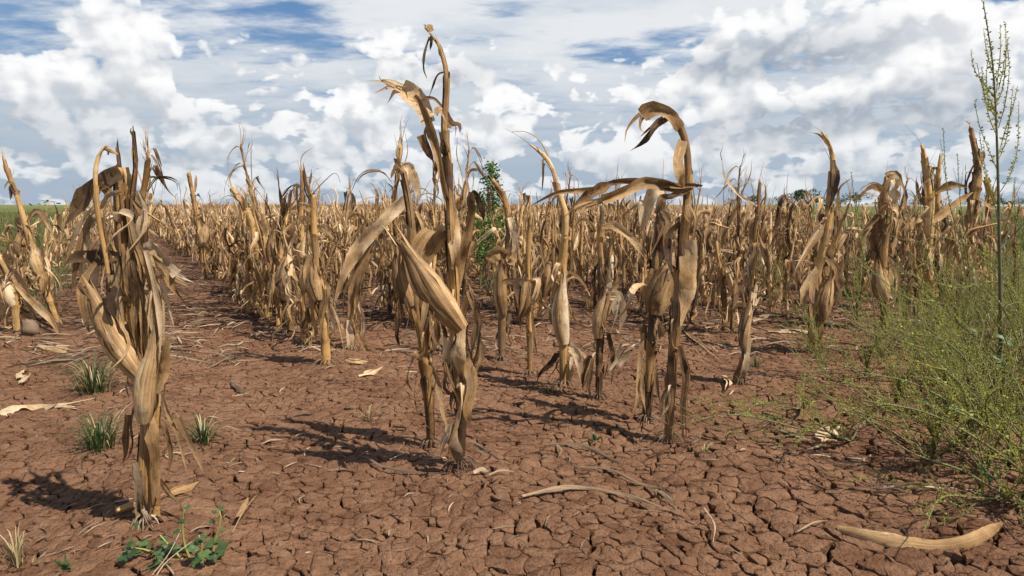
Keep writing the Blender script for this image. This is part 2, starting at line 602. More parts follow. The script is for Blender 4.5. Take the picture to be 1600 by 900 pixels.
M['tree'] = green_mat('tree_leaf', (0.020, 0.040, 0.012), (0.060, 0.095, 0.028), 0.2)
M['bark'] = green_mat('bark', (0.06, 0.045, 0.035), (0.12, 0.09, 0.07), 0.0, 0.9)


def soil_mat(name, plates):
    m, N = new_mat(name)
    geo = N.n('ShaderNodeNewGeometry').outputs['Position']
    sx = N.n('ShaderNodeSeparateXYZ')
    N.put(sx.inputs[0], geo)
    X, Y = sx.outputs['X'], sx.outputs['Y']
    big = N.noise(geo, 2.6, 4, 0.6)
    mid = N.noise(geo, 17.0, 5, 0.62)
    fin = N.noise(geo, 130.0, 4, 0.68)
    grain = N.noise(geo, 620.0, 2, 0.6)
    c = N.mix(N.ss(big, 0.35, 0.68), (0.124, 0.056, 0.030), (0.222, 0.115, 0.064))
    c = N.mix(N.ss(mid, 0.40, 0.74, 0.0, 0.6), c, (0.320, 0.186, 0.112))
    crumb = N.noise(geo, 52.0, 4, 0.66)
    c = N.mix(N.ss(crumb, 0.48, 0.70, 0.0, 0.50), c, (0.072, 0.033, 0.019))
    c = N.mix(N.ss(fin, 0.50, 0.70, 0.0, 0.65), c, (0.052, 0.023, 0.014))
    c = N.mix(N.ss(grain, 0.62, 0.75, 0.0, 0.40), c, (0.31, 0.205, 0.14))
    h = N.m('ADD', N.m('ADD', N.m('MULTIPLY', mid, 1.1), N.m('MULTIPLY', crumb, 1.0)), N.m('ADD', N.m('MULTIPLY', fin, 0.75), N.m('MULTIPLY', grain, 0.2)))
    if plates:
        tint = N.n('ShaderNodeAttribute', attribute_name='tint').outputs['Fac']
        c = N.mix(N.m('MULTIPLY', tint, 0.38), c, (0.300, 0.166, 0.096))
    else:
        # cracks too far away to tell apart, then the grass beyond the crop
        w = N.v('ADD', geo, N.v('SCALE', N.v('SUBTRACT', N.noise(geo, 9.0, 3, 0.5, out='Color'), (0.5, 0.5, 0.5)), scale=0.07))
        ck = N.voro(w, 13.0, feature='DISTANCE_TO_EDGE')
        ck2 = N.voro(w, 5.0, feature='DISTANCE_TO_EDGE')
        crack = N.m('MINIMUM', N.ss(ck, 0.0, 0.09), N.ss(ck2, 0.0, 0.055))
        h = N.m('ADD', h, N.m('MULTIPLY', crack, 1.6))
        c = N.mix(N.m('SUBTRACT', 1.0, crack), c, (0.04, 0.019, 0.012))
        # straw trodden into the soil between the rows
        straw = N.noise(N.v('MULTIPLY', geo, (9.0, 34.0, 1.0)), 1.6, 5, 0.7)
        sf = N.m('MULTIPLY', N.ss(straw, 0.50, 0.70, 0.0, 0.8), N.ss(Y, 3.4, 5.5))
        c = N.mix(sf, c, (0.20, 0.135, 0.08))
        c = N.mix(N.ss(Y, 25.0, 110.0, 0.0, 0.9), c, (0.20, 0.135, 0.072))
        edge = N.m('MULTIPLY', N.m('SUBTRACT', N.noise(geo, 1.1, 4, 0.6), 0.5), 1.8)
        rgt = N.m('SUBTRACT', N.m('SUBTRACT', X, N.m('MULTIPLY', Y, 0.36)), 2.0)
        lft = N.m('SUBTRACT', N.m('MULTIPLY', N.m('ADD', X, N.m('MULTIPLY', Y, ROW_SKEW)), -1.0), 1.55)
        gr = N.ss(N.m('ADD', N.m('MAXIMUM', rgt, lft), edge), -0.2, 0.8)
        gcol = N.mix(N.ss(N.noise(geo, 0.9, 6, 0.66), 0.36, 0.62), (0.088, 0.108, 0.028), (0.21, 0.175, 0.080))
        gcol = N.mix(N.ss(N.noise(geo, 11.0, 4, 0.7), 0.45, 0.75, 0, 0.5), gcol, (0.07, 0.085, 0.025))
        gcol = N.mix(N.ss(Y, 14.0, 40.0, 0.0, 0.55), gcol, (0.105, 0.130, 0.036))
        c = N.mix(gr, c, gcol)
    finish(N, c, 0.95, h, 1.0, 0.015, 0.0, 0.08)
    return m


M['soil'] = soil_mat('dry_soil', False)
M['mud'] = soil_mat('cracked_mud', True)

# ---------------------------------------------------------------- ground
PL_Y0, PL_Y1 = 1.16, 4.1


def in_plates(x, y, pad=0.0):
    """how far inside the cracked foreground a point lies (m)"""
    return np.minimum(np.minimum(y - PL_Y0, PL_Y1 - y), np.minimum(0.78 * y + 0.30 - x, x + 0.78 * y + 0.30))


def grad_axis(fine_lo, fine_hi, step, lo, hi, k=1.22):
    a = list(np.arange(fine_lo, fine_hi + 1e-6, step))
    s = step
    while a[-1] < hi:
        s *= k
        a.append(a[-1] + s)
    s = step
    while a[0] > lo:
        s *= k
        a.insert(0, a[0] - s)
    return np.array(a)


gx = grad_axis(-4.8, 4.8, 0.055, -9000, 9000)
gy = grad_axis(0.9, 7.5, 0.055, -60, 9000)
GX, GY = np.meshgrid(gx, gy)
drop = np.clip(in_plates(GX, GY) * 4.0, 0, 1) * 0.042
GZ = gz(GX, GY) - drop
b = MB()
b.grid(np.stack([GX, GY, GZ], -1), np.zeros(GX.shape + (2,)), 0.5)
ground = tag(put("ground", b.mesh("ground", M['soil'])), kind='structure')


# --- the crust of mud plates between the cracks
def make_plates():
    cell = 0.037
    lo_x, hi_x = -3.6, 3.6
    nx, ny = int((hi_x - lo_x) / cell), int((PL_Y1 - PL_Y0) / cell)
    I, J = np.meshgrid(np.arange(-2, nx + 3), np.arange(-2, ny + 3))
    px = lo_x + (I + 0.5 + rng.uniform(-.46, .46, I.shape)) * cell
    py = PL_Y0 + (J + 0.5 + rng.uniform(-.46, .46, I.shape)) * cell
    # thin the seeds unevenly, so that plates differ much in size
    keep = rng.uniform(0, 1, I.shape) < np.clip(0.70 + 1.3 * vnoise(px * 2.6, py * 2.6, 21), 0.30, 1.0)
    # coarse blocks: cracks between blocks are wide, inside a block fine
    cb = 0.145
    bx, by = np.meshgrid(np.arange(-28, 29), np.arange(0, 25))
    sx = (bx + rng.uniform(-.1, 1.1, bx.shape)) * cb
    sy = PL_Y0 + (by - 1 + rng.uniform(-.1, 1.1, bx.shape)) * cb
    seeds = np.stack([sx.ravel(), sy.ravel()], 1)
    ids = np.full(I.shape, -1)
    grid = {}
    for k, (a, b2) in enumerate(seeds):
        grid.setdefault((int(a // cb), int(b2 // cb)), []).append(k)
    out = []
    H, Wd = I.shape
    want = keep & (in_plates(px, py) > 0.0)
    for r in range(H):
        for c_ in range(Wd):
            if keep[r, c_]:
                x, y = px[r, c_], py[r, c_]
                gi, gj = int(x // cb), int(y // cb)
                best, bd = -1, 1e9
                for a in (-1, 0, 1):
                    for e in (-1, 0, 1):
                        for k in grid.get((gi + a, gj + e), ()):
                            d = (seeds[k][0] - x) ** 2 + (seeds[k][1] - y) ** 2
                            if d < bd:
                                best, bd = k, d
                ids[r, c_] = best
    for r in range(2, H - 2):
        for c_ in range(2, Wd - 2):
            if not want[r, c_]:
                continue
            x, y = px[r, c_], py[r, c_]
            poly = [(x - .12, y - .12), (x + .12, y - .12), (x + .12, y + .12), (x - .12, y + .12)]
            nb = []
            for a in range(-3, 4):
                rr = r + a
                if rr < 0 or rr >= H:
                    continue
                for e in range(-3, 4):
                    cc = c_ + e
                    if 0 <= cc < Wd and (a or e) and keep[rr, cc]:
                        qx, qy = px[rr, cc], py[rr, cc]
                        nb.append(((qx - x) ** 2 + (qy - y) ** 2, qx, qy, rr * Wd + cc, ids[rr, cc]))
            nb.sort()
            me_id = r * Wd + c_
            for d2, qx, qy, nid, blk in nb[:16]:
                d = math.sqrt(d2)
                h = ((min(me_id, nid) * 73856093) ^ (max(me_id, nid) * 19349663)) & 0xffff
                h = h / 65535.0
                wide = blk != ids[r, c_]
                w = (0.0030 + 0.0085 * h * h) if wide else (0.0009 + 0.0031 * h * h)
                w *= 0.75 + 0.75 * max(0.0, min(1.0, (x + 0.2) * 0.7)) * (1.0 if y < 2.6 else 0.4)
                nxv, nyv = (qx - x) / d, (qy - y) / d
                lim = d / 2 - w / 2
                newp = []
                prev = poly[-1]
                pd = (prev[0] - x) * nxv + (prev[1] - y) * nyv - lim
                for q in poly:
                    cd = (q[0] - x) * nxv + (q[1] - y) * nyv - lim
                    if (cd < 0) != (pd < 0):
                        t = pd / (pd - cd)
                        newp.append((prev[0] + (q[0] - prev[0]) * t, prev[1] + (q[1] - prev[1]) * t))
                    if cd < 0:
                        newp.append(q)
                    prev, pd = q, cd
                poly = newp
                if len(poly) < 3:
                    break
            if len(poly) >= 3:
                P = np.array(poly)
                A = 0.5 * abs(np.dot(P[:, 0], np.roll(P[:, 1], 1)) - np.dot(P[:, 1], np.roll(P[:, 0], 1)))
                if A > 0.00008:
                    out.append((P, A))
    return out


def dense(P):
    """outline of a slab in short steps, corners a little worn"""
    pts = []
    n = len(P)
    for i in range(n):
        a, c = P[i], P[(i + 1) % n]
        k = max(1, int(math.hypot(c[0] - a[0], c[1] - a[1]) / 0.0105))
        for t in range(k):
            pts.append(a + (c - a) * t / k)
    Q = np.array(pts)
    return 0.86 * Q + 0.07 * (np.roll(Q, 1, 0) + np.roll(Q, -1, 0))


def build_plates(polys):
    """all slabs at once: rounded rims, pitted tops, broken sides; returns vertex, tint, quad and tri arrays and where each slab starts"""
    D = [dense(P) for P in polys]
    m = np.array([len(q) for q in D])
    st = np.concatenate([[0], np.cumsum(m)])[:-1]
    Q = np.vstack(D)
    w = (vnoise(Q[:, 0] * 30, Q[:, 1] * 30, 31) * 0.024 + vnoise(Q[:, 0] * 75, Q[:, 1] * 75, 33) * 0.0145 + vnoise(Q[:, 0] * 170, Q[:, 1] * 170, 35) * 0.007)
    w2 = (vnoise(Q[:, 0] * 30, Q[:, 1] * 30, 32) * 0.024 + vnoise(Q[:, 0] * 75, Q[:, 1] * 75, 34) * 0.0145 + vnoise(Q[:, 0] * 170, Q[:, 1] * 170, 36) * 0.007)
    Q = Q + np.stack([w, w2], 1)
    idx = np.repeat(np.arange(len(D)), m)
    ctr = np.add.reduceat(Q, st, 0) / m[:, None]
    sz = np.sqrt(np.add.reduceat(np.sum((Q - ctr[idx]) ** 2, 1), st) / m)
    N_ = len(D)
    lift = rng.uniform(-.0007, .0007, N_) - .004 * (rng.random(N_) < .04); tx = rng.uniform(-.022, .022, N_); ty = rng.uniform(-.022, .022, N_); tint = rng.uniform(0, 1, N_)

    def lay(Rp, ii, dz):
        z = gz(Rp[:, 0], Rp[:, 1]) + lift[ii] + dz + (Rp[:, 0] - ctr[ii, 0]) * tx[ii] + (Rp[:, 1] - ctr[ii, 1]) * ty[ii]
        z = z + vnoise(Rp[:, 0] * 45, Rp[:, 1] * 45, 41) * 0.007 + vnoise(Rp[:, 0] * 120, Rp[:, 1] * 120, 42) * 0.0050
        return np.column_stack([Rp, z])
    rim = np.minimum(0.11, 0.0009 / np.maximum(sz, 0.008))[idx][:, None]
    off = Q - ctr[idx]
    L0 = lay(ctr[idx] + off * 0.95, idx, -0.046)
    L1 = lay(Q, idx, -0.0011)
    L2 = lay(ctr[idx] + off * (1 - rim), idx, -0.0002)
    L3 = lay(ctr[idx] + off * 0.55, idx, 0.0008)
    CT = lay(ctr, np.arange(N_), 0.0010)
    res = []
    for i in range(N_):
        s0, k = st[i], m[i]
        V = np.vstack([L0[s0:s0 + k], L1[s0:s0 + k], L2[s0:s0 + k], L3[s0:s0 + k], CT[i:i + 1]])
        j = np.arange(k); jn = (j + 1) % k
        Qd = np.concatenate([np.stack([r * k + j, r * k + jn, (r + 1) * k + jn, (r + 1) * k + j], 1) for r in range(3)])
        T = np.stack([3 * k + j, 3 * k + jn, np.full(k, 4 * k)], 1)
        res.append((V, np.zeros((len(V), 2)), np.full(len(V), tint[i]), Qd, T))
    return res


plates = make_plates()


def seen(P):
    c = P.mean(0)
    return abs(c[0]) < 0.76 * c[1] and c[1] > 1.36


order = sorted(range(len(plates)), key=lambda i: -(plates[i][1] / (plates[i][0][:, 1].mean() ** 3)) if seen(plates[i][0]) else 0)
big = set(order[:300])
geo_ = build_plates([p[0] for p in plates])


def join(arrs):
    V, U, C, Q, T, n = [], [], [], [], [], 0
    for a in arrs:
        V.append(a[0]); U.append(a[1]); C.append(a[2]); Q.append(a[3] + n); T.append(a[4] + n)
        n += len(a[0])
    return np.vstack(V), np.vstack(U), np.concatenate(C), np.vstack(Q), np.vstack(T)


def flat_sides(gs):
    """broken sides stay flat and sharp against the smooth tops"""
    q = np.concatenate([np.arange(len(g[3])) >= len(g[3]) // 3 for g in gs])
    return np.concatenate([q, np.ones(sum(len(g[4]) for g in gs), bool)])


for i in sorted(big):
    put("mud_plate", mesh_from("mud_plate", M['mud'], *geo_[i], smooth=flat_sides([geo_[i]])), ground)
rest_ = [g for i, g in enumerate(geo_) if i not in big]
tag(put("mud_plates", mesh_from("mud_plates", M['mud'], *join(rest_), smooth=flat_sides(rest_)), ground), kind='stuff')
print("plates", len(plates), "tris", sum(len(g[3]) * 2 + len(g[4]) for g in geo_))


# ---------------------------------------------------------------- corn
class Plant:
    """parts of one corn plant, each its own mesh"""

    def __init__(self):
        self.parts = []          # (name, MB, material, [(subname, MB, material)])

    def add(self, name, mb, mat, subs=(), label=None):
        self.parts.append((name, mb, M[mat], list(subs), label))

    def link(self, name, label, cat, loc, group=None, rz=0.0, sc=1.0):
        o = bpy.data.objects.new(name, None)
        o.empty_display_size = 0.1
        col.objects.link(o)
        o.location = loc
        o.rotation_euler = (0, 0, rz)
        o.scale = (sc, sc, sc)
        tag(o, label, cat, group)
        for nm, mb, mat, subs, lb in self.parts:
            p = put(nm, mb.mesh(nm, mat), o)
            if lb:
                p['label'] = lb
            for sn, sm, smat in subs:
                put(sn, sm.mesh(sn, smat), p)
        return o


def stalk_mb(P, rad, lo=False, sheaths=True, tint=0.5, gap=None):
    """jointed stalk wrapped in papery sheaths; P already dense"""
    mb = MB()
    n = len(P)
    L = np.concatenate([[0], np.cumsum(np.linalg.norm(np.diff(P, axis=0), axis=1))])
    rad = np.asarray(rad, float)
    if lo:
        tube(mb, P, rad, 4, np.clip(tint + rng.uniform(-.1, .1, n), 0, 1))
        return mb
    gap = gap or uni(0.085, 0.125)
    ph = np.mod(L + 0.02, gap)
    node = np.exp(-((np.minimum(ph, gap - ph)) / 0.006) ** 2)
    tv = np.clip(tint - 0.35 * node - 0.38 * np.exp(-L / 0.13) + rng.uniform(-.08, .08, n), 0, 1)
    tube(mb, P, rad * (1 + 0.20 * node), 9, tv, wob=0.03, ridge=0.06)
    if sheaths:
        s = uni(0.01, 0.05)
        while s < L[-1] * 0.9:
            ln = gap * uni(1.1, 2.3)
            e = min(s + ln, L[-1] * 0.97)
            k = np.linspace(s, e, 7)
            C = np.stack([np.interp(k, L, P[:, j]) for j in range(3)], 1)
            r = np.interp(k, L, rad)
            T, S, B = frames(C)
            a0, span = uni(0, 6.28), uni(3.6, 5.6)
            a = a0 + np.linspace(0, span, 9)
            f = np.linspace(0, 1, 7)
            rr = r * (1.05 + 0.24 * f + 0.30 * f ** 6 * uni(-.2, 1.5)) + 0.0010
            jag = np.ones((7, 9))
            jag[-1] += rng.uniform(-.12, .22, 9)
            wv = 1 + 0.05 * np.sin(a[None, :] * 3 + f[:, None] * 5)
            G = C[:, None] + (rr[:, None] * jag * wv)[..., None] * (np.cos(a)[None, :, None] * S[:, None] + np.sin(a)[None, :, None] * B[:, None])
            G[-2:] += T[-2:, None] * (np.cos(a - uni(0, 6))[None, :] * np.array([.35, 1])[:, None] * uni(.008, .03) + np.array([[0], [1]]) * rng.uniform(-.010, .010, (1, 9)))[..., None]
            uv = np.stack([np.broadcast_to((a - a0)[None, :] * 0.015, (7, 9)), np.broadcast_to(k[:, None], (7, 9))], -1)
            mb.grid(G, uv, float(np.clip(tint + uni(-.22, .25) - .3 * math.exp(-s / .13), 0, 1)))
            s += gap * uni(0.85, 1.6)
    return mb


def leaf_mb(P, half, side0=None, tint=0.5, lo=False, fold=None, ripple=None, twist=None, tear=0, n=16, curl=0.0, blunt=False, shred=True):
    """dead blade along a few points; its width swells then runs to a point or to torn strands"""
    mb = MB()
    if lo:
        C = spline(P, 5)
        k = np.linspace(0, 1, 5)
        ribbon(mb, C, half * np.array([0.7, 1, 0.95, 0.7, 0.1]), side0, 0.35, 0, 0, uni(-1, 1), 3, tint)
        return mb
    C = spline(P, n)
    k = np.linspace(0, 1, n)
    w = half * np.minimum(1, 0.62 + 1.6 * k) * (np.clip((1.02 - k) / 0.42, 0, 1) ** 0.75 if not blunt else np.clip((1.04 - k) / 0.10, 0, 1) ** 0.5)
    w = np.maximum(w, 0.0008) * (1 + 0.16 * np.sin(k * uni(7, 13) + uni(0, 6)))
    fold = uni(0.15, 0.75) if fold is None else fold
    twist = rng.normal(0, 1.5) if twist is None else twist
    ripple = uni(0.15, 0.55) if ripple is None else ripple
    tv = np.clip(tint + np.linspace(0.06, -0.12, n)[:, None] + rng.uniform(-.05, .05, (n, 5)) + np.array([0.05, 0, -.13, 0, 0.05])[None, :], 0, 1)
    if tear:
        cut = int(n * 0.62)
        ribbon(mb, C[:cut + 1], w[:cut + 1] + half * 0.25, side0, fold, curl, ripple, twist * 0.62, 5, tv[:cut + 1], uni(24, 44), .08, .07)
        T, S, B = frames(C, side0)
        for j in range(tear):
            u = (j - (tear - 1) / 2) / max(1, tear - 1) * 1.3
            ln = uni(0.65, 1.15)
            Q = C[cut:] + (S[cut:] * u * half * 0.55) + (S[cut:] * u + B[cut:] * uni(-.6, .6)) * (np.linspace(0, 1, n - cut) ** 1.4)[:, None] * half * 2.4
            Q = C[cut] + (Q - C[cut]) * ln if ln < 1 else Q
            ribbon(mb, Q, half * 0.42 * np.clip(np.linspace(1, 0.0, n - cut), 0.04, 1), S[cut], 0.3, 0.0, 0.3, uni(-1, 1), 3, float(np.clip(tint + uni(-.1, .12), 0, 1)))
    elif half > .0055 and curl < .3 and not blunt and shred and rng.random() < .85:
        # papery blade split lengthwise into strips that part towards the tip
        T, S, B = frames(C, side0)
        an = twist * k[:, None]
        S2, B2 = S * np.cos(an) + B * np.sin(an), B * np.cos(an) - S * np.sin(an)
        ns = int(rng.integers(2, 4))
        edges = np.sort(np.concatenate([[-1, 1], rng.uniform(-.75, .75, ns - 1)]))
        for j in range(ns):
            u0, hw = (edges[j] + edges[j + 1]) / 2, max(.12, (edges[j + 1] - edges[j]) / 2)
            e1 = 1.0 if j == ns // 2 else uni(.55, 1.05)
            i0, i1 = (0 if rng.random() < .7 else int(n * uni(.1, .35))), max(5, min(n, int(n * e1)))
            kk = k[i0:i1]
            part = np.clip((kk - uni(.2, .5)) / .6, 0, 1) ** 1.3
            off = S2[i0:i1] * (u0 * w[i0:i1])[:, None] + (S2[i0:i1] * uni(-.8, 1.2) * np.sign(u0 + .01) + B2[i0:i1] * rng.normal(0, .9)) * (part * half * 1.3)[:, None] + [0, 0, -1] * (part ** 2 * half * uni(0, 1.8))[:, None]
            ww = w[i0:i1] * hw * np.clip((kk[-1] + .02 - kk) / .22, 0.05, 1) ** .8
            ribbon(mb, C[i0:i1] + off, ww, S2[i0], fold * .8, 0.0, ripple, twist * (k[i1 - 1] - k[i0]) + rng.normal(0, .35), 4, np.clip(tv[i0:i1, :4] + uni(-.30, .26), 0, 1), uni(30, 60), .10, .10)
    else:
        ribbon(mb, C, w, side0, fold, curl, ripple, twist, 5, tv, uni(22, 46), 0.06, 0.07)
    return mb


def ear_parts(p0, p1, r, tint=0.6, lo=False, flare=0.5, nh=5, bend=0.06):
    """ear in its husks: ridged body, husk leaves hugging it and opening at the tip"""
    p0, p1 = np.asarray(p0, float), np.asarray(p1, float)
    ax = p1 - p0
    ln = np.linalg.norm(ax)
    sd = unit(np.cross(ax, [0.3, 1, 0.2]))
    if lo:
        mb = MB()
        tube(mb, p0 + ax * np.linspace(0, 1, 5)[:, None], r * np.array([0.4, 1, .95, .6, .1]), 5, tint)
        return mb, []
    n = 10
    k = np.linspace(0, 1, n)
    C = p0 + ax * k[:, None] + sd * (np.sin(k * math.pi) * ln * bend)[:, None]
    rad = r * np.interp(k, [0, .1, .3, .5, .7, .88, 1], [.46, .70, .93, 1, .86, .56, .22])
    mb = MB()
    T, S, B = frames(C)
    a = np.linspace(0, 2 * math.pi, 16, endpoint=False)
    rr = rad[:, None] * (1 + .04 * rng.normal(0, 1, (n, 16)) + 0.12 * np.cos(a * 5 + 1 + k[:, None])  + 0.05 * np.cos(a * 8 + k[:, None] * 2))
    G = C[:, None] + rr[..., None] * (np.cos(a)[None, :, None] * S[:, None] + np.sin(a)[None, :, None] * B[:, None])
    tv = np.clip(tint - .05 + np.cos(a * 5 + 1 + k[:, None]) * 0.16, 0, 1)
    uv = np.stack([np.broadcast_to(np.abs(a - math.pi)[None, :] * r, (n, 16)), np.broadcast_to(k[:, None] * ln, (n, 16))], -1)
    mb.grid(G, uv, tv, True)
    subs = []
    for j in range(nh):
        th = j * 2 * math.pi / nh + uni(-.4, .4)
        ext = uni(0.90, 1.42)
        kk = np.linspace(0.0, 1, 10)
        s = kk * ext
        idx = np.clip(s, 0, 1)
        cc = np.stack([np.interp(idx, k, C[:, q]) for q in range(3)], 1) + ax * np.maximum(0, s - 1)[:, None]
        rb = np.interp(idx, k, rad)
        Sx = np.stack([np.interp(idx, k, S[:, q]) for q in range(3)], 1)
        Bx = np.stack([np.interp(idx, k, B[:, q]) for q in range(3)], 1)
        rd = math.cos(th) * Sx + math.sin(th) * Bx
        fl = flare * uni(0.2, 1.5)
        Pc = cc + rd * (rb * 1.03 + 0.0015 + .0022 * (j % 3) + r * fl * np.clip(s - 0.62, 0, 1) ** 1.3 * 2.6)[:, None]
        hw = r * uni(0.75, 1.15) * (5.5 / nh) ** .6 * np.interp(kk, [0, .15, .45, .75, 1], [.45, .80, .86, .52, .05])
        hm = MB()
        sd2 = np.cross(unit(ax), rd[0])
        ribbon(hm, Pc, hw, -sd2, 0.0, 0.95 * np.ones(1)[0], 0.05, uni(-.5, .5), 5, float(np.clip(tint + uni(-.30, .22), 0, 1)), 40, .10, .08)
        subs.append(("husk_leaf", hm, M['husk']))
    if rng.random() < 0.6:
        sm = MB()
        tip = C[-1]
        for _ in range(7):
            d = unit(ax) * uni(.01, .03) + rng.normal(0, .012, 3) + np.array([0, 0, -uni(.0, .03)])
            ribbon(sm, spline([tip - unit(ax) * .01, tip + d * .6, tip + d + [0, 0, -.012]], 5), 0.0016, None, 0, 0, 0, 0.5, 2, uni(0.1, .8))
        subs.append(("silk", sm, M['silk']))
    return mb, subs


def roots_mb(p, r, n=14, spread=2.6, h=0.03):
    mb = MB()
    for i in range(n):
        a = i / n * 6.28 + uni(-.25, .25)
        d = np.array([math.cos(a), math.sin(a), 0])
        top = np.asarray(p) + d * r * 0.8 + [0, 0, h * uni(.7, 1.25)]
        q = r * spread * uni(.7, 1.2)
        tube(mb, spline([top, top + d * q * .45 + [0, 0, -h * .30], top + d * q + [0, 0, -h * 1.5 - .006]], 6), np.linspace(.0020, .0009, 6) * uni(.7, 1.3), 5, uni(.0, .45))
    return mb


def auto_leaf(P, L, s, az, style, length, half, lo=False, tint=None):
    c = np.array([np.interp(s, L, P[:, j]) for j in range(3)])
    o = np.array([math.cos(az), math.sin(az), 0.0])
    t = np.array([-o[1], o[0], 0.0])
    ln = length
    down = max(0.02, c[2] + 0.0)
    if style == 'droop':
        a, b2 = uni(.10, .24) * ln, uni(.12, .26) * ln
        drop = min(ln * uni(.65, .95), down * 0.96 + 0.02)
        sw = uni(-.10, .10)
        pts = [c, c + o * b2 * .45 + [0, 0, a], c + o * b2 * .95 + [0, 0, a * uni(.4, 1.1)], c + o * b2 * uni(.8, 1.25) + t * sw * ln * .4 + [0, 0, -drop * .35], c + o * b2 * uni(.3, 1.2) + t * sw * ln + [0, 0, -drop * .7],
               c + o * b2 * uni(.1, 1.5) + t * sw * ln * 1.8 + [0, 0, -drop]]
    elif style == 'arch':
        r = ln * uni(.45, .75)
        dz = min(ln * uni(.15, .5), down * .9)
        pts = [c, c + o * r * .3 + [0, 0, ln * .22], c + o * r * .7 + [0, 0, ln * .20] + t * uni(-.04, .04), c + o * r + [0, 0, -dz * .4] + t * uni(-.06, .06), c + o * r * uni(.95, 1.15) + [0, 0, -dz]]
    else:
        r = ln * uni(.06, .25)
        pts = [c, c + o * r * .4 + [0, 0, ln * .3], c + o * r * .8 + [0, 0, ln * .65], c + o * r * uni(1.0, 1.8) + [0, 0, ln * uni(.75, 1.0)]]
    pts = np.array(pts)
    pts[2:] += rng.normal(0, .022 * min(1, ln / .3), pts[2:].shape)
    pts[:, 2] = np.maximum(pts[:, 2], .004)
    tt = uni(0.22, 0.86) if tint is None else tint
    return leaf_mb(pts, half, t, tt, lo, tear=int(rng.random() < .22) * 3 if not lo else 0, n=14)


def field_plant(height, lo=False, nleaf=None, broken=None, ear=None, tassel=None, r0=None):
    """an ordinary dead plant of the rows"""
    pl = Plant()
    r0 = r0 or uni(.0085, .0130)
    lean, az = abs(rng.normal(0, .15)), uni(0, 6.28)
    n = 7 if lo else 26
    k = np.linspace(0, 1, n)
    d = np.array([math.cos(az), math.sin(az), 0])
    d2 = np.array([math.cos(az + 1.7), math.sin(az + 1.7), 0])
    P = np.outer(k, [0, 0, height]) + np.outer(k ** 1.4 * height * lean, d) + np.outer(np.sin(k * uni(3, 7)) * height * .018, d2)
    P[0, 2] -= 0.02
    broken = rng.random() < .30 if broken is None else broken
    if broken:
        b0 = int(n * uni(.62, .86))
        ang, ba = uni(.7, 2.5), uni(0, 6.28)
        dv = np.array([math.cos(ba) * math.sin(ang), math.sin(ba) * math.sin(ang), math.cos(ang)])
        for i in range(b0 + 1, n):
            st = height / (n - 1)
            f = min(1, (i - b0) / 2.5)
            P[i] = P[i - 1] + unit(np.array([0, 0, 1]) * (1 - f) + dv * f) * st
    rad = r0 * np.interp(k, [0, .1, .6, 1], [1.08, 1, .74, .28])
    L = np.concatenate([[0], np.cumsum(np.linalg.norm(np.diff(P, axis=0), axis=1))])
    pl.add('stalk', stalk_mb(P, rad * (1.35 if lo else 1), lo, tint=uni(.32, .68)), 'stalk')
    nl = nleaf if nleaf is not None else int(rng.integers(11, 17))
    a = uni(0, 6.28)
    for i in range(nl):
        s = L[-1] * (0.16 + 0.80 * (i + uni(.1, .9)) / nl)
        a += math.pi + rng.normal(0, .55)
        st = rng.choice(['droop', 'arch', 'up'], p=[.74, .14, .12])
        pl.add('leaf', auto_leaf(P, L, s, a, st, uni(.16, .42) * (0.75 + .3 * height), uni(.004, .0145) * (1.15 if lo else 1), lo), 'leaf')
    if not lo:
        for i in range(int(rng.integers(4, 8))):       # rags round the foot
            a += 2.2 + rng.normal(0, .6)
            pl.add('leaf', auto_leaf(P, L, L[-1] * uni(.05, .22), a, rng.choice(['droop', 'arch']), uni(.10, .28), uni(.003, .009)), 'leaf')
    ne = (1 if rng.random() < .80 else 0) + (1 if rng.random() < .22 else 0) if ear is None else ear
    for _ in range(ne):
        s = L[-1] * uni(.34, .58)
        c = np.array([np.interp(s, L, P[:, j]) for j in range(3)])
        ea = uni(0, 6.28)
        o = np.array([math.cos(ea), math.sin(ea), 0])
        ln, r = uni(.11, .17), uni(.015, .022)
        if rng.random() < .45:
            p0, p1 = c + o * .014, c + o * uni(.05, .09) + [0, 0, ln]
        else:
            p0, p1 = c + o * .022 + [0, 0, .03], c + o * uni(.04, .085) + [0, 0, -ln]
        m_, sb = ear_parts(p0, p1, r, uni(.35, .85), lo)
        pl.add('ear', m_, 'husk', sb)
    tassel = rng.random() < .75 if tassel is None else tassel
    if tassel and not lo:
        mb = MB()
        for _ in range(int(rng.integers(2, 5))):
            dv = np.array([rng.normal(0, .30), rng.normal(0, .30), 1.0])
            if broken:
                dv = P[-1] - P[-2]
                dv = unit(dv) + rng.normal(0, .3, 3)
            q = P[-1] + unit(dv) * uni(.08, .20)
            tube(mb, spline([P[-1] - (P[-1] - P[-2]) * .5, (P[-1] + q) / 2 + rng.normal(0, .008, 3), q + [0, 0, -uni(0, .04)]], 6), np.linspace(.0022, .0008, 6), 4, uni(.3, .8))
        pl.add('tassel', mb, 'stalk')
    if not lo:
        pl.add('brace_roots', roots_mb((0, 0, 0), r0 * .9, 9, uni(1.5, 2.1), .016), 'root')
    return pl


# --- the plants that stand out, drawn limb by limb at the place where each stands
GROUP_FRONT = "corn stalks standing along the front of the field"
hero_spots = []


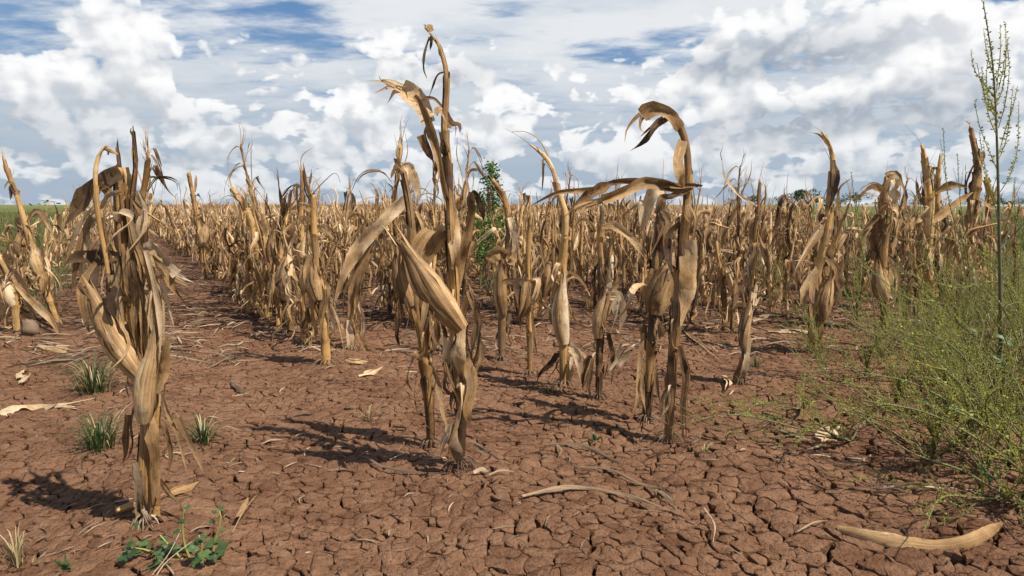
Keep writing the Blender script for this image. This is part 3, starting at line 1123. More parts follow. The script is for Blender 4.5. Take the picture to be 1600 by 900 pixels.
def hero(label, base, stem, r, leaves=(), ears=(), extra=4, stubs=(), roots=True, name='corn_plant', hairs=(), tint=.5, stems=(), rootsc=1.0, wisps=2, erange=(.2, .7), elen=(.10, .2), ehalf=(.008, .014)):
    """base and all points are (x, y[, depth offset in m]) seen from the camera; sizes px at the plant's distance"""
    B = ground_at(*base)
    Y = B[1]
    m = Y / FOC

    def pts(seq, d0=0.0, wander=.035):
        out = []
        dz = d0
        for i, q in enumerate(seq):
            if len(q) > 2:
                dz = q[2]
            out.append(at(q[0], q[1], Y + dz) - B)
            dz += uni(-wander, wander)
        return np.array(out)
    pl = Plant()
    first = None
    for st, rr in [(stem, r)] + list(stems):
        S = pts(st, 0.0, .012)
        if st is stem:
            S[0] = [0, 0, -.02]
        else:
            S[0][2] = min(S[0][2], -.01) if abs(S[0][2]) < .06 else S[0][2]
        rr = rr if hasattr(rr, '__len__') else [rr, rr * .95, rr * .6]
        ra = np.interp(np.linspace(0, 1, len(S)), np.linspace(0, 1, len(rr)), rr) * m
        C, Rr = spline(S, 40, ra)
        if first is None:
            first = C
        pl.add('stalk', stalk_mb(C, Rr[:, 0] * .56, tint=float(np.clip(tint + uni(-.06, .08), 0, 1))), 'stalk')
    for lf in leaves:
        seq, w = lf[0], lf[1]
        o = lf[2] if len(lf) > 2 else {}
        P = pts(seq, o.get('d', -.015), o.get('wander', .02))
        T0 = P[1] - P[0]
        side = np.cross(unit(T0), [0.0, 1.0, 0.0])
        pl.add('leaf', leaf_mb(P, w * m * .5 * (.84 if w > 12 else 1), side, o.get('t', uni(.35, .80)), False, o.get('fold', uni(.15, .5)), o.get('rip'), o.get('tw', uni(-.5, .5)), o.get('tear', 0), o.get('n', 18), o.get('curl', 0), o.get('blunt', False), o.get('shred', True)), o.get('m', 'leaf'), label=o.get('label'))
    for er in ears:
        p0, p1, rr = er[0], er[1], er[2]
        o = er[3] if len(er) > 3 else {}
        q = pts([p0, p1], o.get('d', -.02), .01)
        mb, sb = ear_parts(q[0], q[1], rr * m * .86, o.get('t', uni(.5, .75)), False, o.get('flare', .35), o.get('nh', 6), o.get('bend', .05))
        pl.add('ear', mb, 'husk', sb, label=o.get('label'))
    if hairs:
        for seq, w in hairs:
            mb = MB()
            P = spline(pts(seq, 0, .02), 14)
            tube(mb, P, np.linspace(1, .35, 14) * w * m * .5, 5, uni(.35, .8))
            pl.add('tassel', mb, 'stalk')
    L = np.concatenate([[0], np.cumsum(np.linalg.norm(np.diff(first, axis=0), axis=1))])
    a = uni(0, 6.28)
    for i in range(extra):
        a += 2.5 + rng.normal(0, .5)
        s = L[-1] * uni(*erange)
        pl.add('leaf', auto_leaf(first, L, s, a, rng.choice(['droop', 'droop', 'droop', 'arch']), uni(*elen), uni(*ehalf)), 'leaf')
    for i in range(extra // 2 + 3):          # thin torn strips hanging about the stalk
        pl.add('leaf', auto_leaf(first, L, L[-1] * uni(.12, erange[1]), uni(0, 6.28), 'droop', uni(.07, .20), uni(.0025, .006), tint=uni(.1, .95)), 'leaf')
    for i in range(wisps):                    # wisps standing up off the top
        c0 = first[-1 - i * 6]
        d0 = unit(first[-1] - first[-6]) + rng.normal(0, .35, 3)
        wm = MB()
        tube(wm, spline([c0, c0 + d0 * .04, c0 + d0 * uni(.07, .13) + rng.normal(0, .015, 3)], 7), np.linspace(.0014, .0005, 7), 4, uni(.3, .9))
        pl.add('wisp', wm, 'stalk')
    if roots:
        pl.add('brace_roots', roots_mb((0, 0, 0), r if not hasattr(r, '__len__') else r[0] * m, 12, 2.2, .028) if False else roots_mb((0, 0, 0), (r[0] if hasattr(r, '__len__') else r) * m * .75, int(15 * rootsc), 2.1 * rootsc, .022 * rootsc), 'root')
    hero_spots.append((B[0], B[1]))
    return pl.link(name, label, 'corn plant', tuple(B), GROUP_FRONT)


# left foreground: the big shaggy plant
hero("big shaggy dead corn plant standing alone nearest the camera above the broad-leaved weed", (228, 818),
     [(228, 818), (224, 740), (230, 660), (221, 580), (205, 500), (196, 420), (188, 345), (185, 262)], [14, 13, 13, 10],
     stems=[([(243, 792, .03), (240, 700, .03), (243, 620, .02), (234, 540), (224, 460), (214, 400), (206, 345), (203, 300), (196, 262)], [12, 12, 9]),
            ([(207, 400, -.01), (206, 320), (212, 258), (206, 205)], [6, 5, 2]), ([(200, 410, .03), (196, 330), (187, 270), (182, 230)], [6, 5, 3]),
            ([(214, 390, .04), (216, 340), (226, 290), (232, 254)], [6, 6, 5]), ([(172, 450, -.03), (165, 400), (153, 335), (149, 270), (158, 236), (168, 229), (169, 242)], [4, 4, 2])],
     leaves=[([(188, 268), (160, 284), (138, 308), (103, 350)], 36, dict(t=.4, fold=.3, m='dark', shred=False, tw=.3)), ([(186, 300), (172, 296), (150, 285), (134, 318)], 20, dict(t=.2)),
             ([(160, 320), (135, 345), (118, 400), (106, 450)], 22, dict(t=.62)), ([(185, 400), (150, 402), (122, 402), (103, 412)], 28, dict(t=.7, m='dark', shred=False, tw=.4)), ([(176, 330), (142, 350), (126, 400), (128, 460)], 16, dict(t=.75)), ([(190, 300), (168, 310), (140, 360), (150, 440)], 14, dict(t=.8)), ([(230, 420), (250, 440), (262, 480), (272, 540)], 12, dict(t=.8)), ([(160, 470), (140, 450), (118, 440), (108, 470)], 10, dict(t=.6)),
             ([(160, 340), (163, 390), (165, 430), (150, 475)], 20), ([(170, 350), (152, 400), (148, 440), (158, 480)], 18, dict(t=.7)),
             ([(195, 380), (205, 430), (216, 480), (222, 545)], 34, dict(t=.62, fold=.2)), ([(178, 400), (186, 450), (196, 500), (208, 560)], 28, dict(t=.5, fold=.2)),
             ([(198, 305), (222, 345), (231, 380), (220, 412)], 24, dict(t=.7)), ([(202, 330), (224, 400), (236, 470), (240, 550)], 26, dict(t=.66)),
             ([(205, 350), (212, 420), (214, 500), (226, 590)], 24, dict(t=.45)), ([(228, 360), (236, 420), (232, 470), (238, 530)], 20, dict(t=.8)),
             ([(230, 378), (258, 410), (282, 432), (310, 446)], 16, dict(t=.85, tear=3, m='grey')), ([(236, 392), (256, 424), (280, 440), (302, 448)], 12, dict(t=.9, tear=3)),
             ([(238, 400), (262, 425), (272, 450), (290, 476)], 10, dict(t=.6)), ([(215, 300), (224, 330), (218, 368), (200, 395)], 18, dict(t=.75)),
             ([(150, 470), (138, 490), (148, 520), (157, 530)], 22, dict(t=1.0, fold=.1)), ([(150, 410), (132, 440), (130, 480), (140, 520)], 15, dict(t=.55)),
             ([(246, 615), (254, 575), (262, 525)], 22, dict(t=.5, curl=.6)), ([(254, 612), (272, 648), (294, 692), (314, 736)], 22, dict(t=.42)),
             ([(208, 620), (200, 660), (200, 700), (188, 722)], 18, dict(t=.45)), ([(213, 722), (218, 770), (222, 800), (226, 838)], 20, dict(t=.72, m='grey')),
             ([(250, 748), (264, 772), (290, 792)], 9, dict(t=.5)), ([(226, 640), (240, 690), (243, 740), (246, 780)], 26, dict(t=.62, curl=.6)),
             ([(240, 430), (246, 500), (238, 570), (244, 640)], 24, dict(t=.56, curl=.5)), ([(222, 790), (232, 812), (244, 826)], 8, dict(t=.9, m='grey')),
             ([(180, 440), (172, 470), (184, 520)], 20, dict(t=.3)), ([(240, 640), (256, 665), (264, 700), (258, 740)], 14, dict(t=.34))],
     ears=[((222, 590), (148, 468), 20, dict(t=.55, flare=.15, label='fat husk-wrapped ear leaning out')), ((226, 660), (238, 550), 18, dict(t=.5, flare=.2, d=-.045))],
     extra=6, erange=(.35, .95), elen=(.10, .22), ehalf=(.005, .012), wisps=0, hairs=[([(206, 210), (204, 205), (205, 200)], 3)])

# middle foreground: two stalks growing close together
hero("tallest corn stalk, towering above the field, with splayed roots and bowed top leaf", (718, 733),
     [(718, 733), (720, 690), (721, 645), (716, 590), (712, 520), (709, 450), (705, 390), (702, 330), (700, 260), (694, 200), (697, 150), (697, 110), (688, 76), (672, 52)], [11, 13, 11, 7, 3],
     leaves=[([(703, 335), (693, 285), (683, 235), (672, 195), (660, 164), (648, 150)], 13, dict(t=.55, fold=.8, n=26, blunt=True)), ([(670, 192), (661, 168), (640, 147), (612, 136), (585, 148)], 27, dict(t=.62, tear=3, fold=.3, n=22, tw=.2)), ([(618, 136), (600, 126), (591, 110)], 7, dict(t=.7)),
             ([(672, 182), (659, 205), (668, 235), (678, 268)], 22, dict(t=.5)), ([(696, 176), (704, 194), (713, 197), (707, 216)], 18, dict(t=.82)),
             ([(676, 55), (668, 40), (660, 38)], 14, dict(t=.8)), ([(671, 58), (663, 85), (662, 108), (667, 122)], 4, dict(t=.1)), ([(673, 56), (674, 66), (672, 78)], 5, dict(t=.1)),
             ([(696, 112), (684, 117), (676, 136), (671, 150)], 3, dict(t=.2)), ([(690, 166), (678, 154), (664, 154), (650, 164)], 5, dict(t=.5)), ([(685, 245), (680, 265), (681, 292)], 8, dict(t=.15)),
             ([(692, 168), (684, 178), (690, 195)], 15, dict(t=.55)), ([(700, 250), (694, 230), (690, 205)], 14, dict(t=.3)),
             ([(711, 470), (722, 400), (735, 340), (737, 300)], 18, dict(t=.55, curl=.8, blunt=True)), ([(736, 302), (744, 312), (742, 338)], 20, dict(t=.22)), ([(734, 308), (730, 285), (727, 262)], 4, dict(t=.75)),
             ([(650, 436), (670, 398), (692, 366), (716, 380), (712, 408)], 25, dict(t=.5, fold=.5, rip=.15, shred=False, tw=.3)), ([(700, 360), (690, 350), (660, 372), (642, 420)], 22, dict(t=.6)),
             ([(733, 455), (746, 495), (745, 540), (738, 580)], 16, dict(t=.75)), ([(690, 540), (700, 590), (712, 625), (722, 655)], 11, dict(t=.7)),
             ([(744, 520), (752, 550), (742, 585), (747, 600)], 14, dict(t=.55)), ([(712, 500), (700, 550), (704, 580), (694, 590)], 26, dict(t=.66, rip=.4)),
             ([(722, 500), (716, 550), (724, 600)], 28, dict(t=.55, curl=.7)), ([(735, 460), (722, 520), (735, 580), (726, 640)], 22, dict(t=.46)), ([(703, 300), (706, 350), (712, 400), (706, 440)], 26, dict(t=.6, curl=.8)),
             ([(728, 560), (738, 600), (730, 640), (734, 668)], 24, dict(t=.4, curl=.7)), ([(702, 662, -.05), (708, 690, -.05), (716, 722, -.03)], 26, dict(t=.72, m='grey', curl=.9, blunt=True)),
             ([(702, 664, -.05), (694, 690, -.06), (690, 716, -.07)], 8, dict(t=.25, m='grey')), ([(733, 690, .02), (752, 702), (775, 716), (800, 722)], 14, dict(t=.55, m='grey'))],
     ears=[((722, 515), (640, 398), 21, dict(t=.62, flare=.12, nh=9, d=-.06, label='large pale ear pointing up and left', bend=.03))], extra=3, erange=(.15, .42), elen=(.10, .18), rootsc=1.7, wisps=0)
hero("shorter stalk right behind the tallest one, with a ragged flag of leaf at its top", (673, 697),
     [(673, 697), (671, 645), (665, 580), (659, 520), (650, 460), (645, 400), (641, 340), (634, 292), (627, 262)], [10, 11, 9, 6],
     leaves=[([(627, 264), (620, 262), (617, 300)], 18, dict(t=.3)), ([(628, 262), (638, 264), (638, 304)], 24, dict(t=.72)), ([(627, 268), (622, 245), (618, 222)], 6, dict(t=.6)),
             ([(640, 410), (655, 480), (664, 540), (668, 580)], 30, dict(t=.5, curl=.7)), ([(650, 330), (662, 360), (654, 400), (660, 440)], 26, dict(t=.5)), ([(645, 360), (640, 400), (650, 450)], 30, dict(t=.4)),
             ([(668, 560), (684, 600), (690, 640), (700, 668)], 9, dict(t=.7)), ([(672, 470), (688, 520), (684, 570), (690, 610)], 24, dict(t=.4)), ([(640, 440), (628, 470), (620, 520), (624, 540)], 14, dict(t=.25)),
             ([(660, 450), (676, 490), (674, 540)], 28, dict(t=.3, curl=.6))],
     ears=[((641, 480), (620, 396), 14, dict(t=.42, flare=.05, label='small grey ear with rounded end'))], extra=4, erange=(.2, .55))

# right pair
hero("corn stalk with its top bent over like a hook and a long snapped leaf", (1045, 688),
     [(1045, 688), (1048, 620), (1051, 560), (1058, 490), (1063, 430), (1067, 370), (1073, 310), (1075, 260), (1071, 222), (1060, 192), (1040, 176), (1022, 174)], [12, 12, 10, 7, 4],
     wisps=0, leaves=[([(1063, 200), (1046, 180), (1022, 173), (1001, 182), (990, 202), (993, 216)], 20, dict(t=.42, tear=2)), ([(1046, 182), (1026, 194), (1006, 218), (985, 234)], 15, dict(t=.35)), ([(1066, 220), (1059, 250), (1062, 275), (1068, 292)], 22, dict(t=.5)),
             ([(1086, 290), (1050, 290), (1000, 284), (960, 285), (930, 296), (900, 299), (870, 302), (832, 320)], 10, dict(t=.52, n=24, fold=.9, shred=False, tw=.2)),
             ([(1066, 296), (1010, 286), (984, 296), (950, 310), (910, 322), (882, 338), (866, 356)], 17, dict(t=.66, tear=3, n=24, fold=.7, tw=.3)), ([(952, 288), (930, 298), (908, 312), (896, 322)], 20, dict(t=.45, shred=False)),
             ([(1080, 288), (1050, 300), (1025, 300), (1012, 322)], 24, dict(t=.66)), ([(1079, 375), (1080, 420), (1072, 470), (1064, 510)], 28, dict(t=.92, curl=.5, fold=.05)),
             ([(1062, 540), (1072, 590), (1068, 640), (1076, 692)], 16, dict(t=.45)), ([(1066, 400), (1072, 450), (1060, 520)], 26, dict(t=.62, curl=.8)), ([(1058, 350), (1044, 370), (1050, 410), (1062, 430)], 14, dict(t=.2)),
             ([(1074, 320), (1082, 345), (1078, 380)], 16, dict(t=.5)), ([(1048, 600), (1034, 630), (1040, 670)], 10, dict(t=.35)), ([(1076, 692, 0), (1074, 712), (1076, 722)], 14, dict(t=.8, m='grey'))],
     ears=[], extra=2, erange=(.2, .5), stems=[([(1062, 290), (1072, 288), (1086, 290)], [6, 6, 6])])
hero("stalk beside the hooked one, carrying an open brown ear", (1010, 658),
     [(1010, 658), (1013, 600), (1018, 530), (1022, 470), (1025, 400), (1031, 340), (1036, 292)], [12, 11, 10, 7],
     leaves=[([(1037, 296), (1022, 298), (1010, 326), (1002, 360)], 24, dict(t=.7)), ([(1032, 330), (1042, 350), (1026, 390), (1012, 405)], 20, dict(t=.35)), ([(1005, 520), (998, 580), (996, 620), (988, 655)], 7, dict(t=.4)),
             ([(1020, 560), (1028, 610), (1036, 650)], 7, dict(t=.35)), ([(1022, 420), (1014, 460), (1020, 500)], 24, dict(t=.4, curl=.7)), ([(1010, 560), (1000, 600), (1004, 640)], 9, dict(t=.5)), ([(1030, 350), (1036, 390), (1026, 430)], 20, dict(t=.5, curl=.7))],
     ears=[((1024, 492), (1046, 420), 19, dict(t=.34, flare=.9, nh=5, d=-.04, label='brown ear with husks standing open'))], extra=3, erange=(.25, .6))

# the row running away from the right pair
hero("straight stalk with pale husk leaves, left of the hooked pair", (935, 624), [(935, 624), (936, 560), (940, 490), (940, 430), (938, 370), (942, 322)], [9, 9, 8, 6],
     leaves=[([(940, 354), (962, 354), (988, 374), (1010, 405)], 12, dict(t=.55)), ([(946, 480), (954, 440), (957, 408)], 22, dict(t=.9)), ([(950, 462), (966, 464), (966, 490), (958, 515)], 26, dict(t=1.0, fold=.1)), ([(944, 500), (952, 470), (960, 440)], 16, dict(t=.6)),
             ([(922, 555), (912, 585), (908, 610)], 12, dict(t=.4)), ([(926, 560), (918, 600), (922, 625)], 10, dict(t=.3)), ([(955, 580), (970, 560), (984, 528)], 20, dict(t=.75, m='grey')), ([(950, 520), (958, 560), (955, 600)], 9, dict(t=.3)), ([(930, 450), (924, 470), (932, 510)], 18, dict(t=.3))],
     ears=[((934, 528), (946, 462), 12, dict(t=.6, flare=.5))], extra=4, erange=(.3, .7))
hero("stalk with one fat pale ear hugging it, orange below its folded leaf", (880, 602), [(880, 602), (880, 540), (878, 470), (880, 400), (884, 340), (872, 300), (862, 262), (846, 240), (828, 226)], [10, 9, 6, 2.5],
     leaves=[([(878, 428), (868, 438), (874, 450)], 24, dict(t=.88)), ([(890, 540), (904, 548), (914, 580), (908, 600)], 18, dict(t=.8)), ([(888, 548), (898, 560), (900, 590)], 16, dict(t=.9)), ([(872, 540), (866, 565), (850, 585), (846, 600)], 10, dict(t=.2)),
             ([(880, 430), (868, 470), (874, 520)], 20, dict(t=.65, curl=.8)), ([(884, 560), (890, 580), (886, 604)], 12, dict(t=.4)), ([(862, 262), (850, 250), (845, 300)], 6, dict(t=.3))],
     ears=[((881, 538), (878, 448), 14, dict(t=.85, flare=.15, nh=6))], hairs=[([(862, 258), (845, 222), (822, 206), (800, 206)], 2.2)], extra=3, erange=(.1, .45))
hero("thin stalk with a dark shrivelled ear, left of the fat pale ear", (828, 586), [(828, 586), (828, 520), (826, 450), (826, 390), (830, 332)], [7, 7, 6, 5],
     leaves=[([(826, 440), (838, 448), (840, 480)], 12, dict(t=.5)), ([(824, 440), (808, 446), (812, 480)], 16, dict(t=.3)), ([(830, 480), (834, 520), (840, 560)], 4, dict(t=.3)), ([(812, 440), (790, 440), (775, 450)], 9, dict(t=.25))], ears=[((822, 440), (812, 496), 10, dict(t=.25))], extra=4, erange=(.3, .8))
hero("stalk with bent blunt top and pale drooping flag leaf before the green bush", (784, 562), [(784, 562), (784, 500), (786, 440), (793, 400), (796, 350), (786, 306), (769, 280)], [9, 9, 8, 5],
     leaves=[([(793, 402), (778, 393), (763, 408)], 22, dict(t=.85, blunt=True)), ([(792, 400), (800, 410), (806, 390)], 10, dict(t=.5)), ([(770, 540), (758, 540), (744, 556), (742, 572)], 16, dict(t=.15)), ([(784, 470), (792, 500), (776, 540), (776, 562)], 16, dict(t=.3, m='grey')),
             ([(786, 312), (776, 290), (760, 284)], 9, dict(t=.25)), ([(795, 340), (803, 370), (800, 410)], 12, dict(t=.65))], ears=[((786, 492), (784, 412), 12, dict(t=.5, flare=.1))], extra=2, erange=(.2, .5))
hero("thin bare stalk with one pale pointed ear and a long curled top leaf", (1160, 598), [(1160, 598), (1165, 530), (1172, 470), (1178, 400), (1184, 330), (1187, 280)], [7, 6, 5, 3],
     leaves=[([(1174, 482), (1180, 460), (1192, 438)], 18, dict(t=.7)), ([(1168, 540), (1164, 570), (1152, 600)], 14, dict(t=.6, m='grey')), ([(1176, 500), (1200, 492), (1222, 484)], 9, dict(t=.85)), ([(1183, 322), (1156, 306), (1134, 278), (1127, 248)], 4.5, dict(t=.8)), ([(1160, 560), (1150, 590), (1140, 606)], 10, dict(t=.3)),
             ([(1182, 340), (1174, 360), (1178, 400)], 10, dict(t=.5))], ears=[((1163, 548), (1172, 476), 10, dict(t=.7, flare=.7))], extra=1, hairs=[([(1128, 250), (1126, 240), (1130, 228)], 1.5)])
hero("tall brown plant with a wispy bent tip and a broad pale husk at mid height", (1268, 550), [(1268, 550), (1272, 480), (1279, 420), (1290, 370), (1296, 310), (1301, 260), (1297, 228), (1284, 206)], [11, 10, 7, 3],
     leaves=[([(1286, 470), (1296, 420), (1300, 376)], 40, dict(t=.72, fold=.1)), ([(1280, 420), (1266, 440), (1262, 470), (1270, 500)], 24, dict(t=.62)), ([(1291, 345), (1270, 376), (1252, 410), (1244, 434)], 16, dict(t=.7)), ([(1302, 250), (1304, 290), (1296, 330)], 14, dict(t=.3)), ([(1296, 232), (1282, 212), (1262, 204)], 4, dict(t=.4)),
             ([(1284, 480), (1276, 520), (1282, 550)], 20, dict(t=.5)), ([(1290, 400), (1304, 420), (1308, 460), (1296, 490)], 18, dict(t=.6))], ears=[((1284, 500), (1296, 440), 14, dict(t=.7))], extra=6, erange=(.3, .75))
hero("bushy plant with a broad curled pale top leaf, between the wispy-tipped plant and the weeds", (1384, 515), [(1384, 515), (1380, 450), (1380, 380), (1380, 320), (1386, 276)], [11, 10, 9, 7],
     leaves=[([(1384, 278), (1398, 276), (1400, 300), (1392, 330)], 24, dict(t=.75)), ([(1382, 300), (1364, 290), (1346, 300), (1328, 316)], 14, dict(t=.6)), ([(1368, 440), (1380, 402), (1404, 392)], 26, dict(t=.9)), ([(1378, 330), (1364, 360), (1372, 400)], 20, dict(t=.45)), ([(1386, 320), (1404, 340), (1402, 390)], 20, dict(t=.6)),
             ([(1384, 400), (1396, 430), (1388, 470)], 22, dict(t=.4)), ([(1376, 340), (1352, 366), (1340, 410)], 16, dict(t=.5))], ears=[((1382, 470), (1372, 420), 14, dict(t=.6))], extra=9, erange=(.25, .9))
hero("dark twisted plant with two curled tips behind the weeds", (1455, 470), [(1455, 470), (1450, 390), (1452, 320), (1446, 262), (1440, 226)], [13, 11, 9, 3],
     stems=[([(1458, 440, .05), (1462, 360), (1464, 300), (1468, 258), (1470, 240)], [8, 7, 3])],
     leaves=[([(1448, 330), (1438, 300), (1440, 262)], 14, dict(t=.15)), ([(1466, 262), (1456, 262), (1450, 280)], 9, dict(t=.3)), ([(1452, 350), (1490, 320), (1520, 300)], 12, dict(t=.7)), ([(1460, 300), (1484, 290), (1510, 292)], 12, dict(t=.55)), ([(1448, 340), (1424, 350), (1412, 390)], 18, dict(t=.5))], ears=[((1450, 420), (1440, 372), 13)], extra=12, erange=(.2, .85), elen=(.15, .28), ehalf=(.011, .018))
hero("tall dark plant just left of the tall green weed, its leaves twisted upright", (1520, 455), [(1520, 455), (1516, 390), (1520, 320), (1528, 262), (1521, 222), (1516, 196)], [13, 12, 8, 3],
     stems=[([(1532, 430, .05), (1542, 360), (1546, 310), (1540, 276)], [8, 8, 5])],
     leaves=[([(1520, 330), (1514, 290), (1524, 236)], 16, dict(t=.2)), ([(1530, 262), (1534, 236), (1528, 218)], 10, dict(t=.4)), ([(1545, 330), (1552, 300), (1556, 268)], 12, dict(t=.35)), ([(1512, 340), (1498, 350), (1500, 400)], 24, dict(t=.6)), ([(1540, 340), (1548, 380), (1540, 420)], 20, dict(t=.4)), ([(1522, 205), (1512, 190), (1505, 186)], 3, dict(t=.5))], ears=[((1510, 410), (1496, 350), 14, dict(t=.75))], extra=11, erange=(.2, .8), elen=(.15, .28), ehalf=(.011, .018))

# the row right of the bare path
hero("plant snapped over into a tent, two long leaves hanging left to the soil", (549, 546), [(549, 546), (553, 480), (570, 405), (590, 352), (615, 322), (636, 309)], [8, 8, 6, 6],
     leaves=[([(634, 312), (596, 350), (562, 386), (536, 434), (524, 470)], 24, dict(t=.62, n=22)), ([(592, 348), (570, 404), (552, 446), (544, 500), (545, 545)], 26, dict(t=.66, n=22, rip=.3)), ([(545, 500), (548, 545), (543, 590)], 8, dict(t=.9, tear=2)), ([(556, 470), (566, 510), (560, 548)], 16, dict(t=.6)), ([(560, 520), (575, 545), (600, 552)], 10, dict(t=.8))], ears=[], extra=2, erange=(.05, .4))
hero("front stalk of the dense row right of the bare path, bundled in hanging leaves", (510, 568), [(510, 568), (506, 500), (497, 420), (491, 370), (489, 300)], [11, 10, 9, 5],
     leaves=[([(490, 380), (478, 420), (486, 480), (494, 530)], 22, dict(t=.55)), ([(492, 330), (470, 320), (440, 326)], 10, dict(t=.75)), ([(498, 430), (510, 460), (505, 520), (515, 560)], 22, dict(t=.45)), ([(500, 450), (520, 490), (530, 540), (526, 566)], 14, dict(t=.7)), ([(489, 320), (478, 290), (470, 250)], 8, dict(t=.5))],
     ears=[((498, 470), (488, 410), 12, dict(t=.5))], extra=9, erange=(.3, .9), elen=(.14, .3), hairs=[([(489, 302), (508, 282), (524, 270), (532, 285)], 1.8)])
hero("short stalk topped by a round grey ear end, right of the bare path", (450, 520), [(450, 520), (448, 470), (446, 430), (446, 404)], [11, 11, 10, 8],
     leaves=[([(448, 440), (436, 450), (440, 500)], 18, dict(t=.4)), ([(446, 420), (430, 400), (424, 350)], 12, dict(t=.6))], ears=[((446, 470), (450, 404), 16, dict(t=.5, flare=.0, nh=4))], extra=7, erange=(.4, .9))
hero("tall slanting stalk with a blunt tip leaning out left of its row", (418, 500), [(418, 500), (408, 430), (398, 370), (384, 325), (362, 294)], [8, 8, 7, 5], leaves=[([(384, 330), (376, 310), (360, 294)], 14, dict(t=.35)), ([(398, 370), (410, 400), (402, 440)], 16, dict(t=.6))], ears=[((408, 440), (418, 396), 13)], extra=7, erange=(.3, .8))
hero("stalk with a tuft of thin dry tassel hairs rising above the row", (470, 500), [(470, 500), (472, 420), (470, 350), (472, 290), (470, 262)], [8, 8, 6, 3], leaves=[([(471, 300), (462, 290), (465, 340)], 10, dict(t=.5)), ([(472, 320), (484, 330), (486, 370)], 14, dict(t=.6))], ears=[((470, 420), (478, 372), 12)], extra=8, erange=(.3, .85), hairs=[([(470, 268), (471, 246), (480, 236), (492, 229)], 1.8), ([(472, 280), (488, 276), (496, 284)], 1.8)])
# left side
hero("thin plant leaning left beside the grass, at the very edge of the crop", (92, 505), [(92, 505), (60, 420), (42, 360), (24, 300), (10, 262), (4, 238)], [8, 7, 5, 2],
     leaves=[([(40, 352), (58, 330), (76, 350), (90, 372)], 9, dict(t=.5)), ([(24, 300), (16, 288), (14, 310)], 9, dict(t=.3)), ([(48, 390), (60, 400), (52, 430)], 18, dict(t=.7)), ([(56, 410), (70, 440), (64, 480)], 16, dict(t=.6))], ears=[((62, 430), (52, 390), 11)], extra=7, erange=(.1, .6))
hero("collapsed plant slumped over a heap of its own leaves at the edge of the grass", (28, 520), [(28, 520), (24, 470), (10, 420), (-14, 390), (-40, 400)], [10, 10, 8, 6],
     leaves=[([(20, 440), (50, 470), (80, 500), (96, 540)], 14, dict(t=.7, n=20)), ([(10, 420), (30, 440), (40, 500)], 24, dict(t=.5)), ([(0, 410), (24, 405), (30, 440)], 22, dict(t=.8)), ([(24, 480), (60, 505), (100, 515)], 16, dict(t=.2)), ([(20, 470), (4, 500), (10, 530)], 20, dict(t=.6))], ears=[((20, 480), (10, 440), 12, dict(t=.8))], extra=12, erange=(.2, .9), elen=(.15, .3))
hero("tall upright stalk left of the bare path, its tassel above the horizon", (320, 437), [(320, 437), (314, 380), (306, 330), (299, 292), (294, 268)], [6, 6, 5, 3], leaves=[([(300, 300), (296, 280), (290, 264)], 5, dict(t=.6)), ([(305, 300), (306, 280), (303, 262)], 4, dict(t=.3)), ([(310, 340), (320, 360), (316, 400)], 14, dict(t=.7))], ears=[((316, 385), (322, 352), 9)], extra=7, erange=(.3, .85), elen=(.15, .3))

# --- the rest of the rows
ORD = ["first", "second", "third", "fourth", "fifth", "sixth", "seventh", "eighth", "ninth", "tenth", "eleventh", "twelfth"]
ORD += ["thirteenth", "fourteenth", "fifteenth", "sixteenth", "seventeenth", "eighteenth", "nineteenth", "twentieth"]
ORD += ["twenty-" + q for q in ORD[:9]] + ["thirtieth"] + ["thirty-" + q for q in ORD[:9]] + ["fortieth"]
ROWNAME = {-1: "the row beside the left grass", 0: "the row behind the big shaggy plant"}
for k in range(1, 21):
    ROWNAME[k] = f"the {ORD[k - 1]} row right of the path"
# where each row begins (distance from the camera, m)
ROW_START = {-2: 9.0, -1: 4.25, 0: 3.9, 1: 3.45, 2: 3.9, 3: 4.15, 4: 3.9, 5: 4.3, 6: 4.5, 7: 4.9, 8: 5.4, 9: 6.0, 10: 6.8}
spots = []
for k in range(-1, 260):
    t0 = 0.04 + ROW_GAP * k
    y = ROW_START.get(k, 7.4 + (k - 11) * 1.6) + uni(0, .15)
    while y < 240:
        x = t0 - ROW_SKEW * y
        j = .035 if y < 12 else .08
        xx, yy = x + rng.normal(0, j), y
        if -0.86 * yy - .5 < xx < min(0.86 * yy + .5, 0.36 * yy + 2.3):
            if k == -1 and y < 11 and rng.random() < .45:
                pass
            elif min([9] + [math.hypot(xx - a, yy - b2) for a, b2 in hero_spots]) > .11:
                spots.append((yy, xx, k))
        y += rng.uniform(.074, .155) * (1 if y < 26 else (1.6 if y < 60 else 4.0)) + (uni(.2, .5) if rng.random() < .05 else 0)
spots.sort()
inview = [s for s in spots if -0.775 * s[0] - .1 < s[1] < 0.775 * s[0] + .1]
near = set(inview[:274])
protos = []
for i in range(26):
    protos.append(field_plant(uni(.52, .86) * (1.25 if i % 8 == 5 else 1), nleaf=None if i % 4 else 5))
roots_ = [None] * len(protos)
tells = [("short", .9), ("tall", 1.06), ("", 0)]
nrow = {}


def copy_tree(o, parent=None):
    c = o.copy()
    col.objects.link(c)
    if parent is not None:
        c.parent = parent
    for ch in kids[o.name]:
        copy_tree(ch, c)
    return c


kids = {}


def note(o):
    kids[o.name] = [c for c in bpy.data.objects if c.parent == o]
    for c in kids[o.name]:
        note(c)


